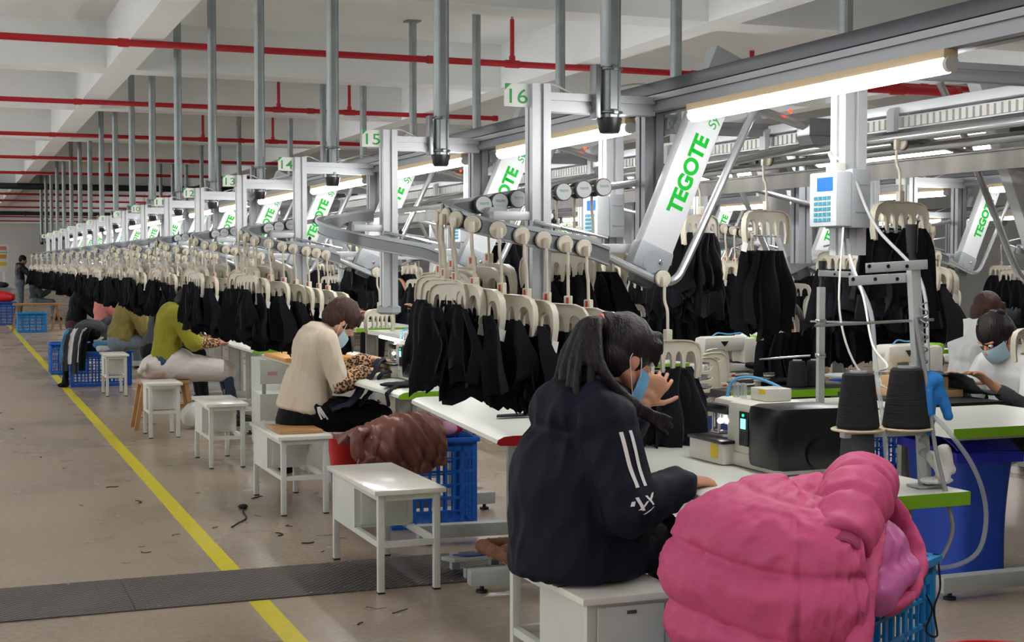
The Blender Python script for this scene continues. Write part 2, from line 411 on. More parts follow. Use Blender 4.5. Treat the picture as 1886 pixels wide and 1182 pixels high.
def eyes(t, P, Rm, s, base):
    for y in (-1, 1):
        mb = MB(); mb.ell(P(.084, y*.031, .006), (.0125*s, .0135*s, .0105*s), Rm, 8); e = mb.build('eye', 'eyew', t, base)
        mb = MB(); mb.ell(P(.0935, y*.031, .005), (.0045*s, .0062*s, .0062*s), Rm, 6); mb.build('iris', 'iris', e, base)
def face_mask(t, P, Rm, s, base, m='mask', low=0, tilt=0):
    mb = MB()
    def fn(u, v):
        a = (u-.5)*R(150); e = -.012-.098*v+low; bul = .104-.03*abs(u-.5)*1.2+.012*math.sin(v*PI)
        z = e+.012*(abs(u-.5)*2)*(1 if v < .5 else -.3)*(.5-v)*2
        return P(.005+bul*math.cos(a)*(1-.12*v), (.082-.012*v)*math.sin(a), z-.004*math.sin(v*6*PI)*0)
    mb.grid(fn, 18, 12)
    solid(mb.bm, .002)
    k = mb.build('face_mask', m, t, base, ang=60)
    mb = MB()
    for y in (-1, 1):
        mb.tube(bez([P(.034, y*.077, -.028+low), P(.012, y*.083, -.004), P(-.018, y*.086, .02), P(-.03, y*.083, -.012), P(-.012, y*.08, -.05), P(.03, y*.07, -.088+low)], 4), .0017, 5)
    mb.build('ear_loop', 'cord', k, base)

def seated(Hc, face, neck, headc, pitch, hr, hl, turn=0, s=1, knee=.44, kz=None, spread=.1, foot=None, kdir=None, sh=.165, pole_r=None, pole_l=None):
    Hc, neck, headc, hr, hl = V(Hc), V(neck), V(headc), V(hr), V(hl)
    f = V((math.cos(face), math.sin(face), 0)); rt = V((math.sin(face), -math.cos(face), 0)); up = V((0, 0, 1))
    J = dict(H=Hc, N=neck, C=headc, f=f, rt=rt, s=s)
    sp = (neck-Hc).normalized(); J['sp'] = sp
    J['W'] = Hc.lerp(neck, .36)-f*.015*s; J['T'] = Hc.lerp(neck, .74)-f*.03*s
    for k, q in (('r', 1), ('l', -1)):
        J['S'+k] = neck-sp*.055*s+rt*q*sh*s; J['K0'+k] = Hc+rt*q*.085*s
    J['Wr'], J['Wl'] = hr, hl
    J['Er'] = ik(J['Sr'], hr, .275*s, .245*s, pole_r or (rt*.5-up-f*.35)); J['El'] = ik(J['Sl'], hl, .275*s, .245*s, pole_l or (-rt*.5-up-f*.35))
    kd = V((math.cos(kdir), math.sin(kdir), 0)) if kdir is not None else f
    for k, q in (('r', 1), ('l', -1)):
        J['N'+k] = J['K0'+k]+kd*knee*s+rt*q*spread*.5; J['N'+k].z = kz if kz is not None else Hc.z-.03
        J['A'+k] = J['N'+k]+kd*(foot if foot is not None else .04); J['A'+k].z = .09
    hf = rotv(f, rt, -pitch); hu = rotv(up, rt, -pitch)
    if turn: hf = rotv(hf, up, turn); hu = rotv(hu, up, turn)
    J['hf'], J['hu'] = hf, hu
    return J
def body_parts(mb, J, inf=0, what='all', tw=1.0, hem=0):
    s = J['s']; rt = J['rt']; i = inf
    if what in ('all', 'torso', 'top'):
        mb.cap(J['H'].lerp(J['W'], hem), (.155*tw+i)*s, J['W'], (.14*tw+i)*s, 18, .74, rt, e0=.3 if what == 'top' else .8); mb.cap(J['W'], (.14*tw+i)*s, J['T'], (.165*tw+i)*s, 18, .7, rt)
        mb.cap(J['T'], (.15*tw+i)*s, J['N']-J['sp']*.06*s, (.1+i)*s, 18, .66, rt)
        mb.cap(J['Sr'], (.055+i)*s, J['Sl'], (.055+i)*s, 14); mb.cap(J['T']+rt*.06*s, (.1+i)*s, J['T']-rt*.06*s, (.1+i)*s, 14)
    if what in ('all', 'legs'):
        mb.cap(J['H']+rt*.07*s, (.125+i)*s, J['H']-rt*.07*s, (.125+i)*s, 16)
        for k in 'rl':
            mb.cap(J['K0'+k], (.088+i)*s, J['N'+k], (.058+i)*s, 16); mb.cap(J['N'+k], (.056+i)*s, J['A'+k], (.038+i)*s, 14)
def skin_body(t, J, base, m, vox, hand_r=None, hand_l=None, face=True, tw=1.0):
    s = J['s']; mb = MB(); body_parts(mb, J, -.012, 'all', tw=tw)
    mb.cap(J['N']-J['sp']*.04*s, .056*s, J['C']-J['hu']*.05*s-J['hf']*.02*s, .05*s, 14)
    P, Rm, l, u, f = head(mb, J['C'], J['hf'], J['hu'], s, face)
    for k in 'rl':
        mb.cap(J['S'+k], .046*s, J['E'+k], .038*s, 12); mb.cap(J['E'+k], .037*s, J['W'+k], .025*s, 12)
        hd = hand_r if k == 'r' else hand_l
        if hd: d, back, side, curl = hd
        else:
            d = J['W'+k]-J['E'+k]; back = V((0, 0, 1)); side = -J['rt'] if k == 'r' else J['rt']; curl = .45
        hand(mb, J['W'+k], V(d), V(back), V(side), curl, s)
        fd = (J['A'+k]-J['N'+k]); fd = J['f']
        mb.cap(J['A'+k]-J['f']*.03-V((0, 0, .045)), .038*s, J['A'+k]+J['f']*.15*s-V((0, 0, .06)), .028*s, 10)
    me = fuse(mb, vox, 2); shift(me, base); o = link('body', me, m, t)
    return o, P, Rm
def garment(t, base, J, name, m, mbf, vox=.01, sm=4, amp=.012, f=9):
    mb = MB(); mbf(mb); me = fuse(mb, vox, sm, wr(amp, f)); shift(me, base); return link(name, me, m, t)
def sleeve(mb, J, k, a=1.0, r0=.07, r1=.055, r2=.045):
    S, E, W = J['S'+k], J['E'+k], J['W'+k]
    mb.cap(S, r0, E, r1, 14)
    if a > 0: mb.cap(E, r1, E.lerp(W, a), r2, 14)
def shoes(t, base, J, m='black'):
    for k in 'rl':
        mb = MB(); a = J['A'+k]; f = J['f']; mb.cap(a-f*.035-V((0, 0, .04)), .046, a+f*.15-V((0, 0, .052)), .036, 12)
        mb.box(a+f*.055-V((0, 0, .08)), (.26, .085, .02), Matrix((f, V((-f.y, f.x, 0)), V((0, 0, 1)))).transposed(), .008)
        me = fuse(mb, .008, 2); shift(me, base); link('shoe', me, m, t)
def cap_hair(mb, P, Rm, s, low=-.03, fr=.055, th=.012):
    mb.ell(P(-.018, 0, .032), ((.1+th)*s, (.08+th)*s, (.096+th)*s), Rm, 14)
    mb.ell(P(-.05, 0, low), ((.068+th)*s, (.074+th)*s, .075*s), Rm, 12)
def hair_obj(t, base, mb, m, vox=.008, amp=.004, f=40):
    me = fuse(mb, vox, 2, lambda co, n: amp*noise.noise(V((co.x*f, co.y*f, co.z*f*.25)))); shift(me, base); return link('hair', me, m, t)
def ribbon_on(ob_me, pts, dirv, w, off, side):
    """narrow strip lying on a surface: points pushed on to it along dirv"""
    from mathutils.bvhtree import BVHTree
    bv = BVHTree.FromPolygons([v.co for v in ob_me.vertices], [tuple(p.vertices) for p in ob_me.polygons]); mb = MB(); rows = []
    for p in pts:
        row = []
        for q in (-1, 0, 1):
            h = bv.ray_cast(V(p)+V(side)*w*q/2-V(dirv)*.3, V(dirv))
            if h[0] is None: row = None; break
            row.append(mb.bm.verts.new(h[0]+h[1]*off))
        if row: rows.append(row)
    for a, b in zip(rows, rows[1:]):
        for k in (0, 1): mb.bm.faces.new((a[k], a[k+1], b[k+1], b[k]))
    return mb

# --- woman in the navy jacket, seated at the end of the line
b1 = V((1.9, 4.14, 0)); t = empty('person', 'person with long black ponytail, blue mask and navy hooded jacket with white sleeve stripes, seated', 'person', b1); P1 = t
J = seated((1.86, 4.16, .575), R(4), (1.945, 4.15, 1.03), (2.025, 4.14, 1.17), R(22), (2.155, 3.95, .782), (2.165, 4.28, .995), knee=.42, kz=.54, sh=.17, turn=R(4),
           pole_r=V((-.25, -.45, -1)), pole_l=V((.2, .5, -.6)))
J['Sr'] = J['Sr']+V((-.07, 0, .0)); J['Er'] = ik(J['Sr'], J['Wr'], .285, .255, V((-.1, -.45, -1)))
o, P, Rm = skin_body(t, J, b1, 'skin', .0045, ((1, .32, -.12), (0, -.2, 1), (.2, .95, .1), .5), ((.55, -.1, .75), (-.5, -.8, .3), (.75, -.3, -.6), .75))
eyes(t, P, Rm, 1, b1); face_mask(t, P, Rm, .94, b1, 'mask', -.03)
def jk(mb):
    body_parts(mb, J, .05, 'top', tw=1.02)
    mb.cap(V((1.86, 4.15, .49)), .235, V((1.86, 4.15, .78)), .225, 18, .95, J['rt'], e0=.12)
    mb.cap(V((1.9, 4.15, .56)), .2, V((2.0, 4.16, .56)), .19, 18, .5, V((0, 1, 0)))
    sleeve(mb, J, 'r', .78, .095, .088, .062); sleeve(mb, J, 'l', .72, .095, .085, .06)
    mb.cap(J['Wr'].lerp(J['Er'], .3), .06, J['Wr'].lerp(J['Er'], .1), .046, 14)
    mb.ell((1.805, 4.15, 1.0), (.085, .17, .1), Matrix.Rotation(R(18), 3, 'Y'), 12); mb.cap(V((1.86, 4.03, 1.045)), .05, V((1.86, 4.27, 1.045)), .05)
    mb.cap(V((1.87, 4.03, 1.06)), .05, V((2.02, 4.08, 1.0)), .04); mb.cap(V((1.87, 4.27, 1.06)), .05, V((2.02, 4.22, 1.0)), .04)
jo = garment(t, b1, J, 'jacket', 'navy', jk, .0095, 4, .016, 7)
ax = (J['Er']-J['Sr']); out = V((.2, -1, .15)).normalized(); sd = ax.cross(out).normalized()
for q in (-.012, .02):
    pts = [J['Sr'].lerp(J['Er'], .12+.62*k/14)+sd*q-b1-V((0, 0, .0)) for k in range(15)]
    rb = ribbon_on(jo.data, [p+out*.0 for p in pts], -out, .013, .003, sd); link('sleeve_stripe', rb.mesh(), 'wtop', jo)
mb = MB()
for k, (a, bq, c, e) in enumerate(((.82, -.03, .9, -.01), (.84, .0, .95, -.02), (.9, .0, .98, .03), (.84, .03, .99, .02), (.97, -.02, 1.03, .02), (.88, .04, .93, .045))):
    pts = [J['Sr'].lerp(J['Er'], a+(c-a)*i/5)+sd*(bq+(e-bq)*i/5)-b1 for i in range(6)]
    m2 = ribbon_on(jo.data, pts, -out, .009, .003, sd); me = m2.mesh(); mb.bm.from_mesh(me)
link('sleeve_emblem', mb.mesh(), 'wtop', jo)
garment(t, b1, J, 'trousers', 'blackcloth', lambda mb: body_parts(mb, J, .012, 'legs'), .014); shoes(t, b1, J)
mb = MB(); cap_hair(mb, P, Rm, 1, -.02, th=.012)
for y in (-.05, .0, .05): mb.cap(P(.06, y, .085), .026, P(.085, y*1.2, .05), .013, 10)     # fringe
for y in (-1, 1): mb.cap(P(.06, y*.07, .06), .022, P(.078, y*.075, -.0), .009, 8)
mb.ell(P(-.1, 0, .078), (.04, .036, .036), Rm, 10)
rnd = random.Random(3)
a0 = P(-.125, 0, .075)
for k in range(30):       # ponytail falling over the back of the hood, and some over the shoulder
    f = rnd.uniform(-1, 1); g = rnd.uniform(-1, 1)
    if k < 23: pts = bez([a0, a0+V((-.045+.014*g, .035*f, -.01)), a0+V((-.09+.025*g, .08*f, -.12)), a0+V((-.115+.035*g, .095*f-.03, -.24)), a0+V((-.125+.035*g, .095*f-.05, -.37+.05*g))], 5)
    else: pts = bez([a0, a0+V((-.04, -.05, -.03)), a0+V((-.05, -.11+.02*g, -.15)), a0+V((.03+.03*f, -.16, -.26)), a0+V((.15+.04*f, -.14, -.34+.03*g))], 5)
    n = len(pts); mb.tube(pts, [.015*(1-.6*(i/n)**2)+.002 for i in range(n)], 6)
hair_obj(t, b1, mb, 'hair', .006, .004)
mb = MB(); mb.lathe(a0, [(.02, -.012), (.026, 0), (.02, .012)], 14, (.8, 0, .3)); mb.build('hair_tie', 'salmon', t, b1)

# --- woman in the cream knit top, two stations on
b2_ = V((2.0, 8.6, 0)); t = empty('person', 'person with short brown hair, cream knit top and leopard print oversleeves bent over sewing', 'person', b2_)
J = seated((2.03, 8.62, .56), R(-2), (2.13, 8.6, 1.05), (2.25, 8.59, 1.115), R(42), (2.40, 8.5, .8), (2.46, 8.66, .865), knee=.44, kz=.53, turn=R(6), sh=.16,
           pole_r=V((-.35, -.35, -1)), pole_l=V((0, .4, -1)))
o, P, Rm = skin_body(t, J, b2_, 'skin2', .0048, ((.9, .3, .1), (-.1, -.2, 1), (.2, 1, .2), .55), ((.95, -.25, -.12), (0, .2, 1), (.2, -1, .1), .6))
eyes(t, P, Rm, 1, b2_); face_mask(t, P, Rm, .9, b2_, 'maskl', -.055)
def top2(mb):
    body_parts(mb, J, .018, 'top', tw=1.08, hem=.35); mb.cap(V((2.0, 8.61, .56)), .2, V((2.04, 8.61, .74)), .175, 18, .86, J['rt'], e0=.1)
    sleeve(mb, J, 'r', .0, .074, .06, .05); sleeve(mb, J, 'l', .0, .074, .06, .05)
jo = garment(t, b2_, J, 'knit_top', 'beige', top2, .009, 4, .009, 9)
for k in 'rl': garment(t, b2_, J, 'oversleeve', 'leo', lambda mb: (mb.cap(J['E'+k].lerp(J['W'+k], .02), .064, J['E'+k].lerp(J['W'+k], .72), .062, 14), mb.cap(J['E'+k].lerp(J['W'+k], .7), .06, J['E'+k].lerp(J['W'+k], .9), .037, 14)), .008, 2, .008, 16)
mb = MB()
for q in (-.01, .0, .011): mb.tube(bez([(2.05+q*.5, 8.395, .6), (2.062+q*1.3, 8.385, .565), (2.085+q*1.8, 8.385, .535-abs(q))], 4), .0055, 6)
mb.build('drawstring', 'cord', jo, b2_)
def tr2(mb):
    body_parts(mb, J, .012, 'legs'); mb.cap(V((1.98, 8.61, .53)), .168, V((2.0, 8.61, .56)), .165, 16, .8, J['rt'], e1=.3); mb.cap(V((2.02, 8.61, .53)), .17, V((2.4, 8.6, .5)), .13, 16, .62, J['rt']); mb.cap(V((2.38, 8.6, .48)), .13, V((2.47, 8.6, .2)), .11, 14, .8, J['rt'])
garment(t, b2_, J, 'trousers', 'blackcloth', tr2, .012, 4, .012, 8); shoes(t, b2_, J)
mb = MB(); cap_hair(mb, P, Rm, 1, -.015, th=.016)
for y in (-.055, -.02, .02, .055): mb.cap(P(.065, y, .08), .026, P(.086, y*1.15, .03), .012, 10)
for y in (-1, 1): mb.cap(P(.03, y*.08, .05), .022, P(.05, y*.083, -.015), .01, 8)
hair_obj(t, b2_, mb, 'hairb', .007, .006)
mb = MB(); mb.tube(bez([J['N']+V((-.06, -.05, .0)), J['N']+V((-.0, -.068, .005)), J['N']+V((.06, -.05, -.02)), J['N']+V((.085, 0, -.05))], 5), .004, 6); mb.build('red_cord', 'redp', t, b2_)

def worker(label, Hc, face, neck, hc, pitch, hr, hl, top, bottom, hair='hair', skin='skin', vox=.009, sl=.95, inf=.022, style='short', turn=0, kz=None, knee=.44, extra=None, foot=None, kdir=None, mask=None, amp=.014, tw=1.0, s=1):
    b = V((Hc[0], Hc[1], 0)); t = empty('person', label, 'person', b)
    J = seated(Hc, face, neck, hc, pitch, hr, hl, knee=knee, kz=kz, turn=turn, foot=foot, kdir=kdir, s=s)
    o, P, Rm = skin_body(t, J, b, skin, vox, tw=tw)
    def tf(mb):
        body_parts(mb, J, inf, 'top', tw=tw, hem=.25)
        sleeve(mb, J, 'r', sl, .06+inf, .05+inf, .036+inf*.7); sleeve(mb, J, 'l', sl, .06+inf, .05+inf, .036+inf*.7)
    jo = garment(t, b, J, 'top', top, tf, max(vox, .01), 4, amp, 8)
    garment(t, b, J, 'trousers', bottom, lambda mb: body_parts(mb, J, .014 if top != 'chartreuse' else -.006, 'legs', tw=tw), .013, 3, .01, 9); shoes(t, b, J)
    mb = MB(); cap_hair(mb, P, Rm, s, -.02 if style != 'crop' else .005, th=.013 if style != 'crop' else .006)
    if style in ('short', 'long'):
        for y in (-.05, 0, .05): mb.cap(P(.07, y, .082), .024, P(.098, y*1.15, .03), .013, 8)
    if style == 'long': mb.cap(P(-.06, 0, -.02), .075, P(-.07, 0, -.16), .05, 12)
    if style == 'bun': mb.ell(P(-.09, 0, .075), (.042, .042, .042), Rm, 8)
    hair_obj(t, b, mb, hair, .009, .005)
    if mask: face_mask(t, P, Rm, s, b, mask)
    if vox < .0085: eyes(t, P, Rm, s, b)
    if extra: extra(t, b, J, jo, P, Rm)
    return t, J
def ex3(t, b, J, jo, P, Rm):
    def ap(mb):
        mb.cap(V((1.7, 12.95, .55)), .165, V((1.84, 12.91, .58)), .18, 16, .75, V((0, 1, 0))); mb.cap(V((1.84, 12.91, .55)), .175, V((2.26, 12.87, .5)), .125, 16, .8, V((0, 1, 0)))
    garment(t, b, J, 'apron', 'apron', ap, .011, 4, .01, 10)
    mb = MB(); mb.cap(V((1.57, 12.85, .58)), .02, V((1.53, 12.83, .52)), .03); mb.cap(V((1.57, 12.85, .58)), .018, V((1.55, 12.77, .55)), .026); me = fuse(mb, .008, 2); shift(me, b); link('apron_bow', me, 'apron', t)
    for k in 'rl': garment(t, b, J, 'oversleeve', 'leo', lambda mb: mb.cap(J['E'+k].lerp(J['W'+k], .1), .066, J['E'+k].lerp(J['W'+k], .92), .045, 14), .009, 2, .008, 16)
worker('person in olive green jumper, white apron and leopard print oversleeves on a wooden stool', (1.76, 12.95, .58), R(0), (1.87, 12.95, 1.06), (1.97, 12.93, 1.115), R(40), (2.21, 12.85, .755), (2.24, 13.01, .76), 'chartreuse', 'jeans', sl=.2, inf=.03, extra=ex3, kz=.5, knee=.52, vox=.007, foot=.1)
worker('person in olive jacket bent far forward under the black panels, back to the aisle', (1.8, 17.1, .56), R(0), (1.98, 17.1, .98), (2.14, 17.1, .99), R(60), (2.32, 17, .76), (2.32, 17.2, .76), 'olive', 'jeansg', inf=.06, tw=1.05, amp=.02)
worker('person in dark grey coat leaning forward between the olive jacket and the green jumper', (1.93, 15.0, .56), R(0), (2.1, 15.0, .98), (2.22, 15.0, 1.03), R(50), (2.45, 14.9, .76), (2.45, 15.1, .76), 'dgrey', 'blackcloth', inf=.045)
worker('person in black top with maroon hem bending over a far bench', (1.68, 22.0, .56), R(0), (1.82, 22, 1.0), (1.98, 22, 1.02), R(55), (2.2, 21.9, .8), (2.2, 22.1, .8), 'blackcloth', 'maroon', inf=.05)
worker('person in salmon pink top seated among the far benches, beside a red one', (1.95, 20.6, .56), R(0), (2.02, 20.6, .98), (2.12, 20.6, 1.06), R(40), (2.4, 20.5, .78), (2.4, 20.7, .78), 'salmon', 'jeansg', inf=.04)
worker('person in dark red top seated beyond the salmon pink one', (2.2, 21.3, .56), R(0), (2.3, 21.3, 1.02), (2.42, 21.3, 1.06), R(40), (2.6, 21.2, .78), (2.6, 21.4, .78), 'redcl', 'jeans', inf=.04)
worker('person in grey seated low beside the standing man at the far end', (1.95, 38.5, .5), R(0), (2.0, 38.5, .95), (2.06, 38.5, 1.1), R(30), (2.3, 38.4, .75), (2.3, 38.6, .75), 'dgrey', 'jeansg', inf=.03, vox=.012)

# standing man far along the aisle
b = V((1.76, 41.5, 0)); t = empty('person', 'person standing far down the aisle in black hoodie and grey jeans, reaching to hangers', 'person', b)
J = seated((1.72, 41.5, .93), 0, (1.76, 41.5, 1.43), (1.81, 41.5, 1.565), R(10), (2.18, 41.35, 1.1), (2.18, 41.62, 1.1))
for k, q in (('r', 1), ('l', -1)): J['N'+k] = V((1.74, 41.5-q*.1, .49)); J['A'+k] = V((1.7, 41.5-q*.11, .09))
o, P, Rm = skin_body(t, J, b, 'skin', .01)
def hd(mb):
    body_parts(mb, J, .035, 'top'); sleeve(mb, J, 'r', .95, .085, .075, .055); sleeve(mb, J, 'l', .95, .085, .075, .055); mb.ell((1.68, 41.5, 1.42), (.09, .14, .07), None, 10)
garment(t, b, J, 'hoodie', 'black', hd, .012, 3, .015, 7); garment(t, b, J, 'jeans', 'jeansg', lambda mb: body_parts(mb, J, .02, 'legs'), .012, 3, .01, 8); shoes(t, b, J)
mb = MB(); cap_hair(mb, P, Rm, 1, .0, th=.008); hair_obj(t, b, mb, 'hair', .01)

# opposite row, facing the other way
def ex10(t, b, J, jo, P, Rm):
    for k in 'rl': garment(t, b, J, 'oversleeve', 'dgrey', lambda mb: (mb.cap(J['E'+k]+(J['S'+k]-J['E'+k])*.25, .056, J['E'+k], .058, 14), mb.cap(J['E'+k], .058, J['E'+k].lerp(J['W'+k], .72), .042, 14)), .008, 2, .008, 14)
    mb = MB(); mb.tube(bez([P(-.02, -.05, .125), P(.02, -.045, .122), P(.05, -.03, .112)], 4), .005, 6); mb.tube(bez([P(-.075, -.03, .115), P(-.06, .02, .13), P(-.09, .05, .1)], 4), .012, 8); mb.build('hair_clip', 'black', t, b)
worker('person in white top and pale blue mask bowed over a garment at the opposite bench', (5.42, 6.22, .56), R(188), (5.375, 6.2, .965), (5.265, 6.19, 1.07), R(36), (5.14, 6.34, .81), (5.1, 6.02, .83), 'wtop', 'blackcloth', vox=.0052, sl=.0, inf=.012, style='bun', mask='maskl', extra=ex10, amp=.008)
worker('person in tan top half hidden by a hanger at the second opposite bench', (5.55, 8.42, .56), R(182), (5.47, 8.4, .96), (5.36, 8.4, 1.06), R(30), (5.14, 8.5, .83), (5.16, 8.3, .86), 'tan', 'blackcloth', vox=.0075, inf=.03, style='short')
worker('person in dark blue top seen through hangers behind the short brown hair', (5.25, 17.2, .6), R(205), (5.15, 17.2, 1.02), (5.06, 17.15, 1.14), R(15), (4.8, 17.3, .85), (4.8, 17, .85), 'navy', 'blackcloth', vox=.008, inf=.02)
worker('person in dark clothes with an arm raised towards the hangers, deep in the opposite row', (5.4, 15.5, .6), R(190), (5.25, 15.5, 1.0), (5.18, 15.5, 1.12), R(25), (4.85, 15.65, 1.2), (4.88, 15.3, .95), 'dgrey', 'blackcloth', vox=.009, inf=.02, sl=.1)
worker('person in dark hooded top at the far line with head bowed, long dark hair', (13.3, 15.2, .58), R(185), (13.2, 15.2, 1.02), (13.08, 15.2, 1.12), R(30), (12.8, 15.3, .85), (12.8, 15.1, .85), 'dgrey', 'blackcloth', vox=.01, inf=.045, style='long')
worker('person in white top with reddish brown hair seated at the second line', (6.75, 8.2, .58), R(10), (6.83, 8.2, 1.0), (6.9, 8.2, 1.13), R(25), (7.2, 8.1, .83), (7.2, 8.3, .83), 'wtop', 'blackcloth', hair='hairb', vox=.01, inf=.035, style='long')
# ------------------------------------------------------------------ camera, world
cam = bpy.data.cameras.new('camera'); co = bpy.data.objects.new('camera', cam); COL.objects.link(co); sc.camera = co
cam.sensor_width = 36; cam.lens = 2610*36/1886; cam.clip_start = .05; cam.clip_end = 300
co.location = (0, 0, H); co.rotation_euler = (R(90-2.33), 0, -R(21.52))
w = bpy.data.worlds.new('world'); sc.world = w; w.use_nodes = True
w.node_tree.nodes['Background'].inputs[0].default_value = (.97, .98, 1, 1); w.node_tree.nodes['Background'].inputs[1].default_value = 1.6
sc.view_settings.view_transform = 'Standard'; sc.view_settings.look = 'None'; sc.view_settings.exposure = .5; sc.view_settings.gamma = 1
sc.cycles.use_denoising = True; sc.cycles.max_bounces = 5; sc.cycles.diffuse_bounces = 4; sc.cycles.glossy_bounces = 2; sc.cycles.transparent_max_bounces = 6
sc.cycles.transmission_bounces = 2; sc.cycles.caustics_reflective = False; sc.cycles.caustics_refractive = False
sc.cycles.use_adaptive_sampling = True; sc.cycles.adaptive_threshold = .02; sc.cycles.sample_clamp_indirect = 6

def struct(name, mb, m): return tag(mb.build(name, m, smooth=False), kind='structure')
# ------------------------------------------------------------------ hall shell
X0, X1, YA, YB, ZS, ZB = -7, 24, -6, 88, 4.15, 3.62
mb = MB(); mb.b2((X0, YA, -.2), (X1, YB, 0)); struct('floor', mb, 'floor')
mb = MB(); mb.b2((X0, YA, ZS), (X1, YB, ZS+.2)); struct('ceiling', mb, 'ceil')
for i, x in enumerate((-3.1, 1.62, 6.3, 11.0, 15.7)):
    mb = MB(); mb.b2((x, YA, ZB), (x+.3, YB, ZS)); struct('ceiling_beam', mb, 'ceil')
y = 2.0; i = 0
for y in (-2.6, 2.0, 6.6, 11.2, 16.35, 20.5, 25.9, 31, 36, 41, 46, 51, 56, 61, 66, 71, 76, 81):
    mb = MB(); mb.b2((X0, y, ZB+.004), (X1, y+.42, ZS)); struct('ceiling_beam', mb, 'ceil')
mb = MB(); mb.b2((X0, YB, 0), (X1, YB+.2, ZS)); struct('wall_back', mb, 'wall')
mb = MB(); mb.b2((X1, YA, 0), (X1+.2, YB, ZS)); struct('wall_right', mb, 'wall')
# unseen wall: sill, head and piers, open bays added to let in fill daylight
mb = MB(); mb.b2((X0-.2, YA, 0), (X0, YB, .9)); mb.b2((X0-.2, YA, 3.5), (X0, YB, ZS))
k = YA
while k < YB: mb.b2((X0-.2, k, .9), (X0, k+.6, 3.5)); k += 4.7
struct('wall_left', mb, 'wall')
mb = MB(); mb.b2((X0, YA-.2, 0), (X1, YA, ZS)); struct('wall_front', mb, 'wall')
# yellow aisle line, trench cover
mb = MB(); mb.b2((1.175, -2, .0), (1.265, 6.1, .002)); mb.b2((1.175, 6.75, 0), (1.265, 40, .002)); struct('trim_1', mb, 'yline')
t = empty('trench_cover', 'long dark checker-plate steel cover over the floor trench crossing the yellow line', 'floor cover', (0, 6.4, 0))
for i in range(5):
    xa = -2.6+i*1.1
    mb = MB(); mb.b2((xa, 6.11, 0), (xa+1.097, 6.74, .006)); mb.build('plate', 'checker', t, (0, 6.4, 0), smooth=False)
for i in range(16): mb = MB(); mb.cyl((-2.5+i*.33, 6.14+(i % 2)*.57, .004), (-2.5+i*.33, 6.14+(i % 2)*.57, .009), .008, n=8); mb.build('bolt', 'zinc', t, (0, 6.4, 0))

# ------------------------------------------------------------------ pipes under the slab
def red_pipe(y, x0, x1, z, r, risers, label):
    t = empty('fire_pipe', label, 'pipe', (0, y, z), group='red sprinkler pipes under the ceiling')
    mb = MB(); mb.cyl((x0, y, z), (x1, y, z), r, n=12)
    k = x0+2.2
    while k < x1: mb.cyl((k, y, z), (k+.1, y, z), r*1.25, n=12); k += 3.1
    mb.cyl((x1-.05, y, z), (x1+.02, y, z), r*1.3, n=12)
    mb.build('pipe_run', 'red', t, (0, y, z))
    for x in risers:
        mb = MB(); mb.cyl((x, y, z), (x, y, ZS-.1), r*.7, n=10); mb.cyl((x, y, z+r), (x, y, z+r+.05), r, n=10); mb.cyl((x-.08, y, z), (x+.08, y, z), r*1.25, n=12)
        rb = mb.build('riser', 'red', t, (0, y, z))
        mb = MB(); mb.lathe((x, y, ZS-.1), [(r*.4, 0), (r*.4, .03), (r*.15, .035), (r*.15, .06), (r*.55, .065), (r*.55, .07)], 10); mb.build('sprinkler_head', 'zinc', rb, (0, y, z))
PY = [(14.07, X0+.1, 12.6, .034, (5.55,), 'crossing nearest the camera'), (19.4, X0+.1, 7.4, .032, (4.2, 5.2), ''), (24.5, X0+.1, 7.75, .032, (4.0, 5.2), ''),
      (29.9, X0+.1, 7.2, .032, (4.4,), ''), (35.0, X0+.1, 7.0, .032, (3.5,), ''), (45.8, X0+.1, 9, .032, (3, 7), ''), (50.6, X0+.1, 9, .032, (4, 8), ''), (56.6, X0+.1, 9, .032, (5,), ''),
      (68, X0+.1, 9, .032, (4, 7), ''), (75, X0+.1, 9, .032, (5,), '')]
for i, (y, a, b, r, rs, _) in enumerate(PY): red_pipe(y, a, b, 3.58, r, rs, f'red sprinkler pipe across the hall, {ORD[i]} one counted from the camera')
red_pipe(12.9, 8.9, 10.4, 3.36, .05, (9.6,), 'short thick red pipe behind the grey beam and tube lamp')
for y, zz in ((40.2, 3.53), (62, 3.53)):
    mb = MB(); mb.cyl((X0+.1, y, zz), (10, y, zz), .085, n=14)
    for k in range(6): mb.cyl((-5+k*2.6, y, zz), (-4.94+k*2.6, y, zz), .1, n=14)
    tag(mb.build('black_pipe', 'blackpipe'), 'thick black pipe under the ceiling, '+('after the fifth red pipe' if y < 50 else 'far down the hall before the end wall'), 'pipe', 'black pipes')
mb = MB(); mb.cyl((9.4, 15.6, 3.0), (9.4, 15.6, 4.14), .03, n=10); tag(mb.build('red_stand_pipe', 'red'), 'upright red pipe stub standing behind the grey beam', 'pipe')

